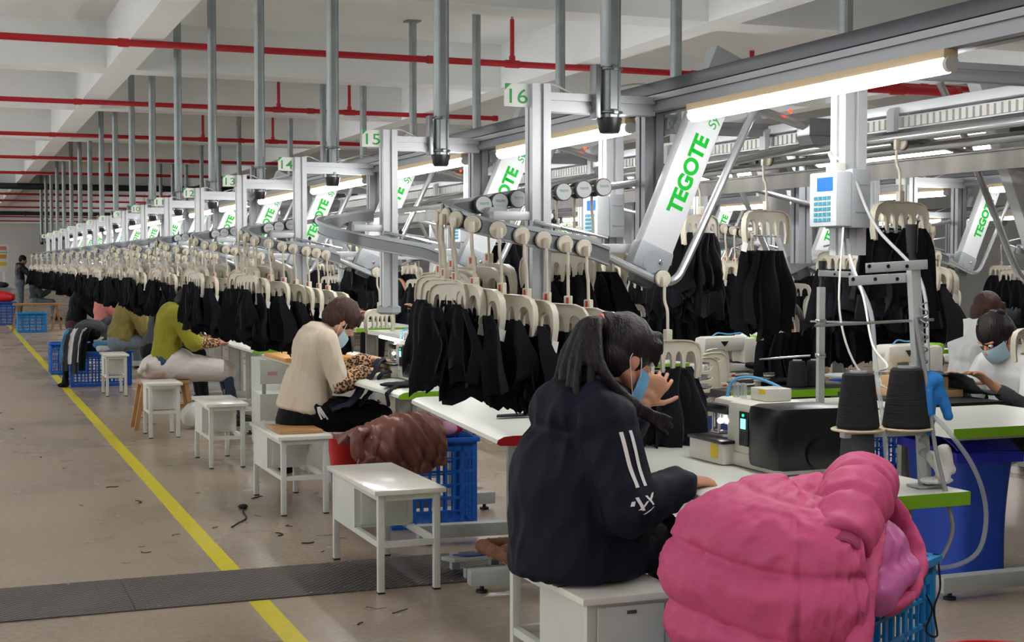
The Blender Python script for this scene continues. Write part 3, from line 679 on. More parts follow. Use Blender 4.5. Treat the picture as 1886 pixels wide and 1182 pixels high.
# ------------------------------------------------------------------ hanging poles
def pole(x, y, z0, lab, grp):
    t = empty('ceiling_pole', lab, 'pole', (x, y, 0), group=grp)
    mb = MB(); pts = []
    # octagonal-channel galvanised post with ribs
    mb.lathe((0, 0, z0), [(.038, 0), (.038, ZS-z0-.01)], 14)
    mb.box((0, -.036, (z0+ZS)/2), (.03, .012, ZS-z0-.02)); mb.box((.036, 0, (z0+ZS)/2), (.012, .03, ZS-z0-.02))
    mb.build('pole_tube', 'zinc', t)
    mb = MB(); mb.box((0, 0, ZS-.008), (.16, .16, .016), bev=.003); mb.build('ceiling_plate', 'zinc', t)
    return t
def pole_fittings(t, z):
    mb = MB()
    for dz in (.03, .2): mb.lathe((0, 0, z+dz), [(.047, 0), (.053, .003), (.053, .009), (.047, .012)], 16); mb.box((0, -.056, z+dz+.006), (.02, .014, .02), bev=.003)
    mb.box((-.062, 0, z+.115), (.022, .06, .21), bev=.004); mb.build('clamp', 'rail', t)
    mb = MB(); mb.lathe((0, 0, z-.045), [(.038, 0), (.043, .01), (.05, .05), (.05, .06)], 16); mb.build('pole_cap', 'black', t)
PXY = [(2.43, 5.11), (2.42, 7.17), (2.37, 9.28), (2.31, 11.4), (2.29, 13.5)]+[(2.27, 15.55+2.1*k) for k in range(13)]
for i, (x, y) in enumerate(PXY):
    t = pole(x, y, 2.02, f'galvanised pole from the ceiling clamped to the arm of the {ORD[i]} numbered frame', 'galvanised poles carrying the numbered frames')
    if i == 0: P0 = t
    pole_fittings(t, 2.03)
for i in range(16):
    pole(4.77, 6.9+2.05*i, 2.2, f'plain galvanised ceiling pole of the opposite row, {ORD[i]} counted from the camera', 'galvanised poles of the opposite row')
# ------------------------------------------------------------------ hanging-conveyor stations
B = V((2.4, 5.15, 0))         # base of the first numbered frame (16); prototypes are modelled here
NS = 16; DY = 2.05
def Y0(n): return 5.15+DY*(16-n)
def sweep(mb, path, w, h):
    rings = []
    for i, p in enumerate(path):
        t = (path[min(i+1, len(path)-1)]-path[max(i-1, 0)]).normalized(); a = t.cross(V((0, 0, 1))).normalized(); u = V((0, 0, 1))
        rings.append([mb.bm.verts.new(p+a*x*w/2+u*z*h/2) for x, z in ((-1, -1), (1, -1), (1, 1), (-1, 1))])
    for q in range(len(rings)-1):
        for k in range(4): mb.bm.faces.new((rings[q][k], rings[q][(k+1) % 4], rings[q+1][(k+1) % 4], rings[q+1][k]))
    mb.bm.faces.new(rings[0][::-1]); mb.bm.faces.new(rings[-1])
yb = 5.15
def L3(x, y, z): return V((x, yb+y, z))
CURL = [(2.36, -.18, 1.494), (2.25, -.18, 1.528), (2.0, -.18, 1.572), (1.91, -.175, 1.592), (1.83, -.135, 1.615), (1.785, -.06, 1.64), (1.78, .03, 1.66), (1.82, .105, 1.678), (1.9, .15, 1.69), (1.98, .155, 1.706), (2.1, .155, 1.726)]
RAIL = bez([L3(*p) for p in CURL], 6)
UP = bez([L3(*p) for p in ((2.1, .155, 1.726), (2.31, .155, 1.76), (2.65, .155, 1.805), (3.1, .155, 1.9), (3.5, .155, 1.99))], 6)
DOWN = bez([L3(*p) for p in ((2.36, -.18, 1.494), (2.45, -.18, 1.455), (2.56, -.18, 1.41), (2.61, -.18, 1.397), (2.655, -.18, 1.41), (2.7, -.18, 1.475), (2.85, -.18, 1.77), (3.0, -.18, 2.07), (3.12, -.18, 2.27))], 6)

def make_frame():
    t = empty('numbered_frame', '', 'conveyor frame', B)
    mb = MB(); mb.alu((2.14, yb, 1.24), (2.14, yb, 2.168), .078); mb.build('post', 'aluw', t, B)
    mb = MB(); mb.lathe((2.14, yb, 1.2), [(.045, 0), (.066, .012), (.066, .04), (.045, .05)], 4); mb.build('foot_cap', 'grey', t, B)
    mb = MB(); mb.alu((2.18, yb, 2.1), (2.64, yb, 2.1), .055, .075); mb.build('cross_arm', 'aluw', t, B)
    mb = MB(); mb.alu((2.675, yb+.09, 1.47), (2.675, yb+.09, 2.085), .085); mb.build('brace_post', 'alu', t, B)
    mb = MB(); mb.poly([(2.72, yb+.045, 2.08), (2.72, yb+.045, 1.99), (2.74, yb+.045, 2.0), (2.79, yb+.045, 2.08)], (0, .06, 0)); mb.box((2.735, yb+.03, 2.04), (.03, .02, .05), bev=.004)
    mb.cyl((2.735, yb+.012, 2.04), (2.735, yb+.03, 2.04), .009, n=8); mb.build('corner_bracket', 'zinc', t, B)
    mb = MB(); mb.box((2.03, yb, 1.655), (.17, .05, .035), bev=.004); mb.box((2.4, yb, 1.53), (.5, .04, .035), bev=.004); mb.build('rail_support', 'aluw', t, B)
    mb = MB(); mb.box((2.05, yb-.012, 2.122), (.112, .006, .09), bev=.0015); p = mb.build('number_plate', 'plate', t, B)
    mb = MB(); mb.poly([(1.995, yb-.0158, 2.166), (2.022, yb-.0158, 2.166), (1.995, yb-.0158, 2.14)], (0, .0006, 0)); mb.build('corner_mark', 'greennum', p, B, smooth=False)
    mb = MB(); mb.tube(bez([(2.16, yb+.03, 2.17), (2.22, yb+.03, 2.175), (2.33, yb+.02, 2.13), (2.4, yb+.0, 2.15), (2.55, yb+.03, 2.19), (2.63, yb+.05, 2.2)], 5), .004, 6); mb.build('cable', 'cord', t, B)
    return t
def make_rail():
    t = empty('loop_rail', '', 'conveyor rail', B)
    mb = MB(); sweep(mb, RAIL, .02, .05)
    mb.build('rail_channel', 'rail', t, B)
    mb = MB(); sweep(mb, [p+V((0, 0, .032)) for p in RAIL], .034, .012); sweep(mb, [p+V((0, 0, -.03)) for p in RAIL], .03, .008); mb.build('rail_lip', 'alu', t, B)
    mb = MB(); mb.tube(UP, .0155, 10); mb.build('feed_tube', 'tube', t, B)
    mb = MB(); mb.tube(DOWN, .0165, 10); mb.build('drop_tube', 'tube', t, B)
    mb = MB(); mb.poly([L3(2.06, -.1, 1.585), L3(2.36, -.1, 1.53), L3(2.36, -.1, 1.565), L3(2.06, -.1, 1.615)], (0, .15, 0)); mb.build('lock_plate', 'grey', t, B)
    mb = MB()
    for x in (2.12, 2.2): mb.ell(L3(x, -.02, 1.655-(x-2.1)*.2), (.012, .012, .012), n=6); mb.cyl(L3(x, -.02, 1.59), L3(x, -.02, 1.65), .004, n=6)
    mb.build('lever_knob', 'black', t, B)
    mb = MB(); mb.cyl(L3(2.1, -.06, 1.632), L3(2.34, -.06, 1.585), .009, n=8); mb.cyl(L3(2.2, -.09, 1.61), L3(2.4, -.09, 1.57), .006, n=8); mb.build('air_cylinder', 'chrome', t, B)
    mb = MB(); mb.poly([L3(1.94, .05, 1.64), L3(2.03, .05, 1.65), L3(2.03, .05, 1.69), L3(1.96, .05, 1.69)], (0, .08, 0)); mb.build('sensor_box', 'grey', t, B)
    return t
A0 = V((2.585, yb-.12, 1.528)); AD = V((.394, 0, .919)); AP = V((.919, 0, -.394)); AR = Matrix((AD, AP, V((0, -1, 0)))).transposed()
def on_arm(me, s, p, lift=.0365, sx=1, sy=1):
    mt = Matrix((AD*sx, -AP*sy, V((0, -1, 0)))).transposed().to_4x4(); mt.translation = A0+AD*s+AP*p+V((0, -lift, 0))-B
    me.transform(mt); return me
def fit(me, w, h):
    xs = [v.co.x for v in me.vertices]; ys = [v.co.y for v in me.vertices]
    me.transform(Matrix.Translation((-(max(xs)+min(xs))/2, -(max(ys)+min(ys))/2, 0)))
    me.transform(Matrix.Diagonal((w/(max(xs)-min(xs)), h/(max(ys)-min(ys)), 1, 1))); return me
def make_arm():
    t = empty('lift_arm', '', 'conveyor lift', B)
    mb = MB(); mb.box(A0+AD*.375, (.75, .148, .07), AR, bev=.012); mb.build('arm_cover', 'white', t, B)
    mb = MB(); mb.box(A0-AD*.045, (.11, .162, .082), AR, bev=.016)
    mb.lathe(A0-AD*.055+V((0, -.041, 0)), [(.045, 0), (.045, .002)], 20, (0, -1, 0)); e = mb.build('end_box', 'grey', t, B)
    mb = MB(); mb.lathe(A0-AD*.045+AP*.03+V((0, -.043, 0)), [(.01, 0), (.01, .004), (.006, .007)], 10, (0, -1, 0)); mb.build('screw', 'chrome', e, B)
    mb = MB(); mb.box(A0-AD*.12+AP*.0, (.07, .09, .06), AR, bev=.01); mb.build('motor_foot', 'slot', t, B)
    mb = MB(); mb.box(A0+AD*.79, (.12, .16, .085), AR, bev=.01); mb.build('top_box', 'box', t, B)
    mb = MB(); mb.tube([(2.95, yb-.05, 2.15), (3.12, yb-.05, 2.1), (3.34, yb-.05, 2.04)], .018, 10); mb.build('transfer_tube', 'tube', t, B)
    mb = MB(); mb.b2((3.32, yb-.1, 2.0), (3.46, yb+.0, 2.075), .008); mb.poly([(3.32, yb-.1, 2.0), (3.46, yb-.1, 2.0), (3.42, yb-.1, 1.965), (3.34, yb-.1, 1.965)], (0, .1, 0)); k = mb.build('gear_box', 'rail', t, B)
    mb = MB(); mb.ell((3.24, yb-.078, 2.1), (.008, .008, .008), None, 6); mb.build('sensor_lamp', 'ledled', k, B)
    link('lettering', on_arm(fit(text_mesh('TEGOTE', 1, .0, .042), .335, .068), .325, .008), 'greentxt', t)
    link('lettering', on_arm(fit(text_mesh('System', 1, .0, .006, shear=.2), .17, .05), .62, .035), 'greennum', t)
    return t
def make_lamp():
    b = V((2.645, yb-1.08, 2.0)); t = empty('tube_lamp', '', 'lamp', b)
    mb = MB(); mb.b2((2.62, yb-1.84, 2.052), (2.67, yb-.32, 2.079), .004); mb.build('housing', 'ledhouse', t, b)
    mb = MB(); mb.tube([(2.645, yb-1.825, 2.034), (2.645, yb-.335, 2.034)], .024, 10); mb.build('light_tube', 'led', t, b)
    for y in (-1.838, -.322): mb = MB(); mb.cyl((2.645, yb+y-.008, 2.036), (2.645, yb+y+.008, 2.036), .024, n=12); mb.build('end_cap', 'cord', t, b)
    return t
def make_ctl():
    b = V((3.06, yb-.7, 0)); t = empty('control_post', '', 'control box', b)
    mb = MB(); mb.alu((3.11, yb-.68, 1.5), (3.11, yb-.68, 2.2), .095); mb.build('post', 'aluw', t, b)
    mb = MB(); mb.b2((3.055, yb-.785, 1.6), (3.135, yb-.612, 1.815), .004); mb.box((3.095, yb-.787, 1.76), (.05, .004, .006)); mb.box((3.095, yb-.787, 1.66), (.05, .004, .006)); mb.build('back_box', 'grey', t, b)
    mb = MB(); mb.b2((2.985, yb-.785, 1.605), (3.055, yb-.612, 1.805), .008); p = mb.build('front_panel', 'box', t, b)
    mb = MB(); mb.b2((2.983, yb-.765, 1.735), (2.987, yb-.665, 1.785)); mb.build('screen', 'scr', p, b)
    mats = ['keyt', 'keyk', 'keyo', 'keyg', 'keyr']; mb = MB(); idx = []
    for r in range(5):
        for c in range(4):
            mb.b2((2.982, yb-.647-.028*c-.02, 1.716-.02*r-.013), (2.988, yb-.647-.028*c, 1.716-.02*r)); k = 1
            if c == 0: k = 0
            if (r, c) == (0, 3): k = 4
            if r == 4: k = (0, 2, 1, 3)[c]
            idx.append(k)
    me = mb.mesh(b, smooth=False)
    for f in me.polygons: f.material_index = idx[f.index//6]
    link('keypad', me, mats, p)
    mb = MB(); mb.b2((3.01, yb-.74, 1.805), (3.06, yb-.68, 1.84), .004); mb.tube(bez([(3.03, yb-.7, 1.84), (3.02, yb-.69, 1.87), (3.04, yb-.67, 1.88), (3.07, yb-.69, 1.85)], 4), .006, 6); mb.build('plug', 'cord', t, b)
    mb = MB(); mb.cyl((3.06, yb-.74, 1.6), (3.06, yb-.74, 1.55), .012, n=8); mb.build('cable_gland', 'slot', t, b)
    return t
def make_hanger():
    t = empty('hanger', '', 'hanger')
    mb = MB(); mb.lathe((0, .03, 0), [(.026, 0), (.033, .002), (.033, .014), (.03, .018)], 18, (0, -1, 0)); wh = mb.build('wheel', 'cream', t)
    mb = MB(); mb.lathe((0, .032, 0), [(.0345, 0), (.0345, .009)], 18, (0, -1, 0)); mb.build('wheel_rim', 'slot', wh)
    mb = MB(); mb.box((0, -.004, -.012), (.014, .024, .04), bev=.003)
    mb.tube(bez([(0, -.004, -.02), (0, -.003, -.085), (.013, 0, -.125), (.016, 0, -.2)], 4), .0062, 7)
    mb.box((.016, 0, -.222), (.024, .03, .05), bev=.004); rod = mb.build('hook_rod', 'cream', t)
    mb = MB(); mb.box((.004, 0, -.215), (.003, .01, .024)); mb.build('red_marker', 'red2', rod)
    top = [(-.165, -.075), (-.16, -.042), (-.145, -.018), (-.11, -.004), (-.03, 0)]
    top += [(-a, b) for a, b in top[::-1]]
    o = top+[(.162, -.115), (.15, -.155), (.137, -.153), (.143, -.11), (.138, -.08)]
    o += [(.132, -.056), (.122, -.046), (.108, -.044), (.097, -.05)]
    for c in (.078, .026, -.026, -.078):
        o += [(c+.012, -.062), (c+.009, -.082), (c+.0065, -.125), (c-.0065, -.125), (c-.009, -.082), (c-.012, -.062)]
        if c > -.07: o += [(c-.018, -.048), (c-.026, -.044), (c-.034, -.048)]
    o += [(-.097, -.05), (-.108, -.044), (-.122, -.046), (-.132, -.056), (-.138, -.08), (-.143, -.11), (-.137, -.153), (-.15, -.155), (-.162, -.115)]
    Z = -.24
    mb = MB(); mb.poly([(.010, a, Z+b) for a, b in o], (.012, 0, 0))
    path = [V((.016, a, Z+b)) for a, b in [(-.155, -.15), (-.163, -.11)]+top+[(.163, -.11), (.155, -.15)]]
    rings = []
    for i, p in enumerate(path):
        tt = (path[min(i+1, len(path)-1)]-path[max(i-1, 0)]).normalized(); nn = tt.cross(V((1, 0, 0)))
        rings.append([mb.bm.verts.new(p+V((x, 0, 0))+nn*q) for x, q in ((-.014, -.002), (.014, -.002), (.014, .002), (-.014, .002))])
    for q in range(len(rings)-1):
        for k in range(4): mb.bm.faces.new((rings[q][k], rings[q][(k+1) % 4], rings[q+1][(k+1) % 4], rings[q+1][k]))
    bar = mb.build('clamp_bar', 'cream', t, ang=50)
    mb = MB(); mb.tube([(.016, -.1, Z-.118), (.016, .1, Z-.118)], .005, 6); mb.build('clip_rod', 'zinc', bar)
    mb = MB(); mb.box((.016, -.157, Z-.17), (.032, .0015, .042), Matrix.Rotation(R(14), 3, 'Y')); mb.build('paper_tag', 'tag', bar, smooth=False)
    return t
def make_garment(seed):
    rnd = random.Random(seed); mb = MB()
    for p in range(6):
        c = (-.09, -.045, .0, .05, .09, .01)[p]+rnd.uniform(-.015, .015); w0 = rnd.uniform(.035, .055); w1 = rnd.uniform(.095, .14); x0 = .016+((0, 1, 2, 0, 1, 2)[p]-1)*.042+rnd.uniform(-.012, .012)
        zb = -.6-rnd.uniform(0, .07); ph = rnd.uniform(0, 6); tri = rnd.uniform(.04, .1); k = rnd.uniform(5, 8); lean = rnd.uniform(-.03, .03); kk = rnd.choice((1, 1.5, 2))
        def f(u, v, c=c, w0=w0, w1=w1, x0=x0, zb=zb, ph=ph, tri=tri, k=k, lean=lean, kk=kk):
            a = u*2-1; w = w0+(w1-w0)*min(1, v*1.8)**.7
            tr = abs(((u*kk+ph) % 1)*2-1)
            z = -.345+(zb-tri*(tr-.5)+.345)*v
            amp = .008+.034*v
            return (x0+amp*math.sin(a*k+ph)+.01*math.sin(v*7+ph), c+a*w+lean*v+.003*math.sin(v*6+ph+a), z)
        mb.grid(f, 10, 9)
    solid(mb.bm, .005)
    return mb.mesh(ang=70)
GAR = [make_garment(i) for i in range(7)]
for g in GAR: g.materials.append(M['fab'])
frame, rail, arm, lamp, ctl, hang = make_frame(), make_rail(), make_arm(), make_lamp(), make_ctl(), make_hanger()
used = set()
def inst(proto, off, rz=0):
    o = copy_tree(proto); used.add(proto)
    # positions are given for the prototype's own place; off moves the station along the line
    o.location = off; o.rotation_euler.z = rz
    return o
def digits(n, parent):
    me = fit(text_mesh(str(n), 1, .0003, .004), .076 if n > 9 else .036, .056); mt = Matrix.Rotation(R(90), 4, 'X'); me.transform(mt)
    me.transform(Matrix.Translation(V((2.052, yb-.0156, 2.118))-B))
    link('number', me, 'greennum', parent)
def put_hanger(p, n, yaw, label, group, tagged=True, garment=True, glabel='', rod=1, stretch=1.0):
    """p: rail point, n: outward direction (the wheel's face)"""
    rz = math.atan2(n.y, n.x)+PI/2
    h = inst(hang, p+n*.045, rz); h['label'] = label; h['group'] = group
    for c in h.children:
        if c.name.startswith('wheel'): continue
        c.rotation_euler.z = yaw
        if c.name.startswith('clamp_bar') and not tagged:
            for q in list(c.children):
                if q.name.startswith('paper_tag'): bpy.data.objects.remove(q)
    if garment:
        g = bpy.data.objects.new('black_garment', GAR[random.randrange(7)]); COL.objects.link(g)
        g.location = p+n*.045; g.rotation_euler.z = rz+yaw+(PI if random.random() < .5 else 0)*0; g.scale = (1, random.uniform(.92, 1.05), stretch*random.uniform(.96, 1.03))
        tag(g, glabel, 'garment', group.replace('hangers', 'black garment panels'))
    return h
def arc(path):
    L = [0]
    for a, b in zip(path, path[1:]): L.append(L[-1]+(b-a).length)
    return L
def at(path, L, s):
    for i in range(len(L)-1):
        if s <= L[i+1] or i == len(L)-2:
            t = (s-L[i])/(L[i+1]-L[i]); p = path[i].lerp(path[i+1], t); d = (path[i+1]-path[i]); return p, V((d.y, -d.x, 0)).normalized()
ALL = RAIL+UP[1:]; AL = arc(ALL)
def load_station(origin, rz, ss, where, drop=False, garm=1, yawr=30):
    rot = Matrix.Rotation(rz, 3, 'Z')
    for i, s in enumerate(ss):
        p, n = at(ALL, AL, s); n = -n if n.dot(V((0, -1, 0))) < 0 and p.y < yb-.1 else n
        # outward = away from the loop's inside
        ctr = V((2.1, yb-.01, p.z)); q = (p-ctr); n = V((0, -1, 0)) if (p.x > 1.92 and p.y < yb) else V((0, 1, 0)) if (p.x > 1.92) else V((p.x-1.95, (p.y-yb)*1.3, 0)).normalized()
        wp = V(origin)+rot @ (p-B); wn = rot @ n
        put_hanger(wp, wn, R(random.uniform(8, 24) if abs(p.y-yb) < .14 else random.uniform(16, yawr+24))-(math.atan2(wn.y, wn.x)+PI/2), f'cream hanger on {where}, {ORD[i]} along its loop rail', 'cream hangers on the '+('numbered' if rz == 0 and V(origin).x < 5 else 'other')+' stations',
                   random.random() < .75, random.random() < garm, f'black fabric panels clipped to the {ORD[i]} hanger on {where}')
FR = []
for n in range(16, 0, -1):
    o = B+V((0, Y0(n)-5.15, 0)); nm = f'station {n}'
    f = inst(frame, o); f['label'] = f'pale aluminium conveyor frame with green number {n} on its white plate'; f['group'] = 'numbered conveyor frames'
    FR.append((n, f))
    r = inst(rail, o); r['label'] = f'curled grey steel loop rail on the frame numbered {n}'; r['group'] = 'loop rails'
    a = inst(arm, o); a['label'] = f'slanted white lift arm with green lettering beside the frame numbered {n}'; a['group'] = 'lettered lift arms'
    l = inst(lamp, V((2.645, Y0(n)-1.08, 2.0))); l['label'] = f'white tube lamp under the grey beam before the frame numbered {n}'; l['group'] = 'tube lamps under the grey beam'
    c = inst(ctl, V((3.06, Y0(n)-.7, 0))); c['label'] = f'grey control box with blue screen on a post by the frame numbered {n}'; c['group'] = 'control boxes'
l = inst(lamp, V((2.645, Y0(17)-1.08, 2.0))); l['label'] = 'tube lamp under the end of the grey beam beyond number 16'; l['group'] = 'tube lamps under the grey beam'
c = inst(ctl, V((3.06, Y0(17)-.7, 0))); c['label'] = 'grey control box at the end of the line beyond number 16'; c['group'] = 'control boxes'
for k in range(20):  # out-of-view lamps, added to fill the aisle with light from above
    l = inst(lamp, V((-1.7, -3+4.1*k, 3.2))); l['label'] = f'unseen fill lamp added high over the aisle, {ORD[k]} of that row'; l['group'] = 'added fill lamps over the aisle'
    mb = MB()
    for q in (-.6, .6): mb.cyl((0, q, .078), (0, q, ZS-3.2), .004, n=6)
    mb.build('hanging_wire', 'wire', l)
for k in range(4):  # out-of-view lamps, added only to brighten the end wall
    l = inst(lamp, V((-.5, 78+2.5*k, 2.6))); l['label'] = f'unseen lamp added beside the aisle to brighten the end wall, {ORD[k]} of four'; l['group'] = 'added lamps brightening the end wall'
    mb = MB()
    for q in (-.6, .6): mb.cyl((0, q, .078), (0, q, ZS-2.6), .004, n=6)
    mb.build('hanging_wire', 'wire', l)
for k in range(8):
    l = inst(lamp, V((6.5, 46+4.6*k, 3.2))); l['label'] = f'tube lamp under the ceiling past the end of the numbered row, {ORD[k]} of that run'; l['group'] = 'tube lamps at the far end'
    mb = MB()
    for q in (-.6, .6): mb.cyl((0, q, .078), (0, q, ZS-3.2), .004, n=6)
    mb.build('hanging_wire', 'wire', l)
# hangers
S16 = [.12, .2, .29, .38, .47, .56, .63, .69, .75, .81, .87, .95, 1.02, 1.33, 1.41, 1.49]
load_station(B, 0, S16, 'the station numbered 16')
for n in (14, 13, 12, 11, 10): load_station(B+V((0, Y0(n)-5.15, 0)), 0, [.1+.075*k+random.uniform(-.015, .015) for k in range(13)], f'the station numbered {n}', yawr=25)
for n in range(9, 0, -1): load_station(B+V((0, Y0(n)-5.15, 0)), 0, [.12+.13*k+random.uniform(-.02, .02) for k in range(7)], f'the station numbered {n}', yawr=25)
dp = L3(2.605, -.18, 1.41)
put_hanger(dp-V((.02, 0, 0)), V((0, -1, 0)), R(-78), 'cream hanger hanging alone at the bend below the lettered arm of station 16', 'cream hangers on the numbered stations', True, True, 'black panel hanging alone from the hanger at the bend of station 16', stretch=1.02)
put_hanger(dp+V((0, Y0(14)-5.15, 0)), V((0, -1, 0)), R(-50), 'cream hanger hanging alone at the bend below the arm of station 14', 'cream hangers on the numbered stations', False, False)
for n in (13, 12, 11): put_hanger(dp+V((0, Y0(n)-5.15, 0)), V((0, -1, 0)), R(-40), f'cream hanger hanging alone at the bend below the arm of station {n}', 'cream hangers on the numbered stations', True, True, f'black panel hanging alone at the bend of station {n}')

# printed discs on the inner side of the returning rail
def disc(p, n, lab):
    t = empty('trolley_disc', lab, 'trolley wheel', p, math.atan2(n.y, n.x)+PI/2, 'printed trolley discs')
    mb = MB(); mb.lathe((0, .02, 0), [(.034, 0), (.037, .003), (.037, .022)], 20, (0, -1, 0)); mb.build('rim', 'slot', t)
    mb = MB(); mb.lathe((0, -.002, 0), [(.033, 0), (.033, .003)], 20, (0, -1, 0)); d = mb.build('label_face', 'white', t)
    me = fit(text_mesh('TEGOTE', 1, 0, .01), .04, .009); me.transform(Matrix.Rotation(R(90), 4, 'X')); me.transform(Matrix.Translation((0, -.0056, .004))); link('lettering', me, 'greentxt', d)
for n in (16, 14, 13, 12):
    for i, s in enumerate((.98, 1.05, 1.13, 1.33, 1.42, 1.51)):
        p, _ = at(ALL, AL, s); disc(p+V((0, Y0(n)-5.15-.035, 0)), V((0, -1, 0)), f'round white printed disc, {ORD[i]} on the upper rail of the station numbered {n}')

# ------------------------------------------------------------------ the long beams and the main conveyor
def beam(x, ya, yb_, label):
    t = empty('long_beam', label, 'beam', (x, ya, 2.1), group='long grey conveyor beams')
    o = (x, ya, 2.1)
    mb = MB(); mb.b2((x-.05, ya, 2.148), (x+.055, yb_, 2.198), .003); mb.build('cable_tray', 'tray', t, o)
    mb = MB(); mb.alu((x, ya, 2.112), (x, yb_, 2.112), .1, .066, .014, .02); mb.build('slotted_profile', 'alu', t, o)
    return t
beam(2.68, -1.5, 40.6, 'long grey aluminium beam running over the numbered frames with tube lamps under it')
beam(4.52, 1.5, 40.6, 'long grey aluminium beam of the opposite row, behind the main conveyor')
beam(7.48, 5, 40, 'long grey beam of the second line, beyond the opposite row')
beam(12.28, 11, 40, 'long grey beam of the far line, at the far side of the hall')
t = empty('main_conveyor', 'main overhead conveyor of steel tubes and notched chain rail between the two rows', 'conveyor', (3.6, 0, 2))
O = (3.6, 0, 2)
mb = MB()
for x, z, r in ((3.53, 1.972, .017), (3.72, 1.945, .02)): mb.cyl((x, -.5, z), (x, 40.5, z), r, n=12)
mb.build('running_tube', 'tube', t, O)
mb = MB(); mb.b2((3.66, -.5, 2.09), (3.78, 40.5, 2.13), .003); mb.b2((3.7, -.5, 2.03), (3.76, 40.5, 2.085)); mb.build('chain_rail', 'aluw', t, O)
mb = MB()
y = -.4
while y < 24: mb.b2((3.685, y, 2.036), (3.702, y+.026, 2.078)); y += .04
mb.build('chain_teeth', 'cord', t, O, smooth=False)
mb = MB(); mb.b2((3.74, -.5, 1.83), (3.746, 40.5, 1.905)); mb.b2((3.73, -.5, 1.9), (3.76, 40.5, 1.908)); mb.build('guide_plate', 'gplate', t, O)
mb = MB(); mb.b2((3.6, -.5, 1.985), (3.66, 40.5, 2.01)); mb.build('drive_belt', 'black', t, O)
for k in range(36):
    y = 2.9+k*1.0
    mb = MB(); mb.poly([(3.63, y, 2.1), (3.645, y, 2.115), (3.72, y, 2.115), (3.72, y, 2.1), (3.655, y, 2.095), (3.65, y, 1.98), (3.63, y, 1.98)], (0, .05, 0)); mb.build('hook_bracket', 'aluw', t, O, ang=50)
for k in range(18):
    y = 3.9+k*2.05
    mb = MB(); mb.alu((2.73, y, 2.11), (4.47, y, 2.11), .06); mb.build('cross_member', 'alu', t, O)
    mb = MB(); mb.lathe((3.9, y+.5, 2.0), [(.05, 0), (.05, .06), (.03, .07)], 12, (1, 0, 0)); mb.box((3.86, y+.5, 2.03), (.05, .1, .16), bev=.01); mb.build('drive_motor', 'slot', t, O)

# ------------------------------------------------------------------ opposite row (turned about) and the far line
def Yo(k): return 5.0+DY*k
for k in range(9):
    o = V((4.8, Yo(k), 0)); w = f'{ORD[k]} station of the opposite row'
    f = inst(frame, o, PI); f['label'] = f'aluminium conveyor frame, {w} behind the main conveyor'; f['group'] = 'frames of the opposite row'
    r = inst(rail, o, PI); r['label'] = f'curled grey loop rail, {w} behind the main conveyor'; r['group'] = 'loop rails of the opposite row'
    a = inst(arm, o, PI); a['label'] = f'grey back of a slanted lift arm, {w}'; a['group'] = 'lift arms of the opposite row'
    l = inst(lamp, V((4.555, Yo(k)+1.08, 2.0)), PI); l['label'] = f'white tube lamp of the opposite row, {ORD[k]} counted along its beam'; l['group'] = 'tube lamps of the opposite row'
    if k > 0: c = inst(ctl, V((4.14, Yo(k)+.7, 0)), PI); c['label'] = f'grey control box seen from behind, {w}'; c['group'] = 'control boxes of the opposite row'
    if k == 0: load_station(o, PI, [.12, .3, .5, .62], f'the {w}')
    elif k < 4: load_station(o, PI, [.1+.075*q for q in range(20)], f'the {w}', yawr=35)
    else: load_station(o, PI, [.12+.16*q for q in range(7)], f'the {w}')
for k in range(4):
    put_hanger(V((4.595+(.09 if k == 0 else 0), Yo(k)+.18, 1.41)), V((0, 1, 0)), R(-75), f'cream hanger hanging alone at the rail bend of the {ORD[k]} station of the opposite row', 'cream hangers on the other stations', False, k > 0, f'black panel hanging alone at the bend of the {ORD[k]} station, opposite row')
for gx, ya, n, w2, tagw in ((7.2, 7.1, 6, 'second line', 'beyond the opposite row'), (12.0, 13.2, 7, 'far line', 'far across the hall')):
    for k in range(n):
        o = V((gx, ya+DY*k, 0)); w = f'{ORD[k]} station of the {w2}'
        f = inst(frame, o); f['label'] = f'pale conveyor frame, {w} {tagw}'; f['group'] = f'frames of the {w2}'
        r = inst(rail, o); r['label'] = f'curled loop rail, {w} {tagw}'; r['group'] = f'loop rails of the {w2}'
        a = inst(arm, o); a['label'] = f'small white lettered lift arm, {w} {tagw}'; a['group'] = f'lift arms of the {w2}'
        l = inst(lamp, V((gx+.245, ya+DY*k-1.08, 2.0))); l['label'] = f'bright tube lamp of the {w2}, {ORD[k]} along its beam'; l['group'] = f'tube lamps of the {w2}'
        load_station(o, 0, [.12+.16*q for q in range(6)] if gx < 9 else [.12+.25*q for q in range(4)], f'the {w}')
# loads travelling on the main conveyor
for i, (y, s, yw) in enumerate(((5.72, 1.25, 20), (4.72, 1.0, 14), (6.35, 1.0, 30), (12.4, 1.1, 20), (9.1, 1.0, 15))):
    put_hanger(V((3.56, y, 1.955)), V((-1, 0, 0)), R(yw), f'cream hanger travelling on the main conveyor, {ORD[i]} of the travelling ones', 'cream hangers on the main conveyor', i == 0, True,
               f'black garment panels on the {ORD[i]} travelling hanger of the main conveyor', stretch=s)

LH = copy_tree(hang)
for p in used:
    for c in list(p.children_recursive)+[p]: bpy.data.objects.remove(c)
for n, f in FR: digits(n, [c for c in f.children if c.name.startswith('number_plate')][0])
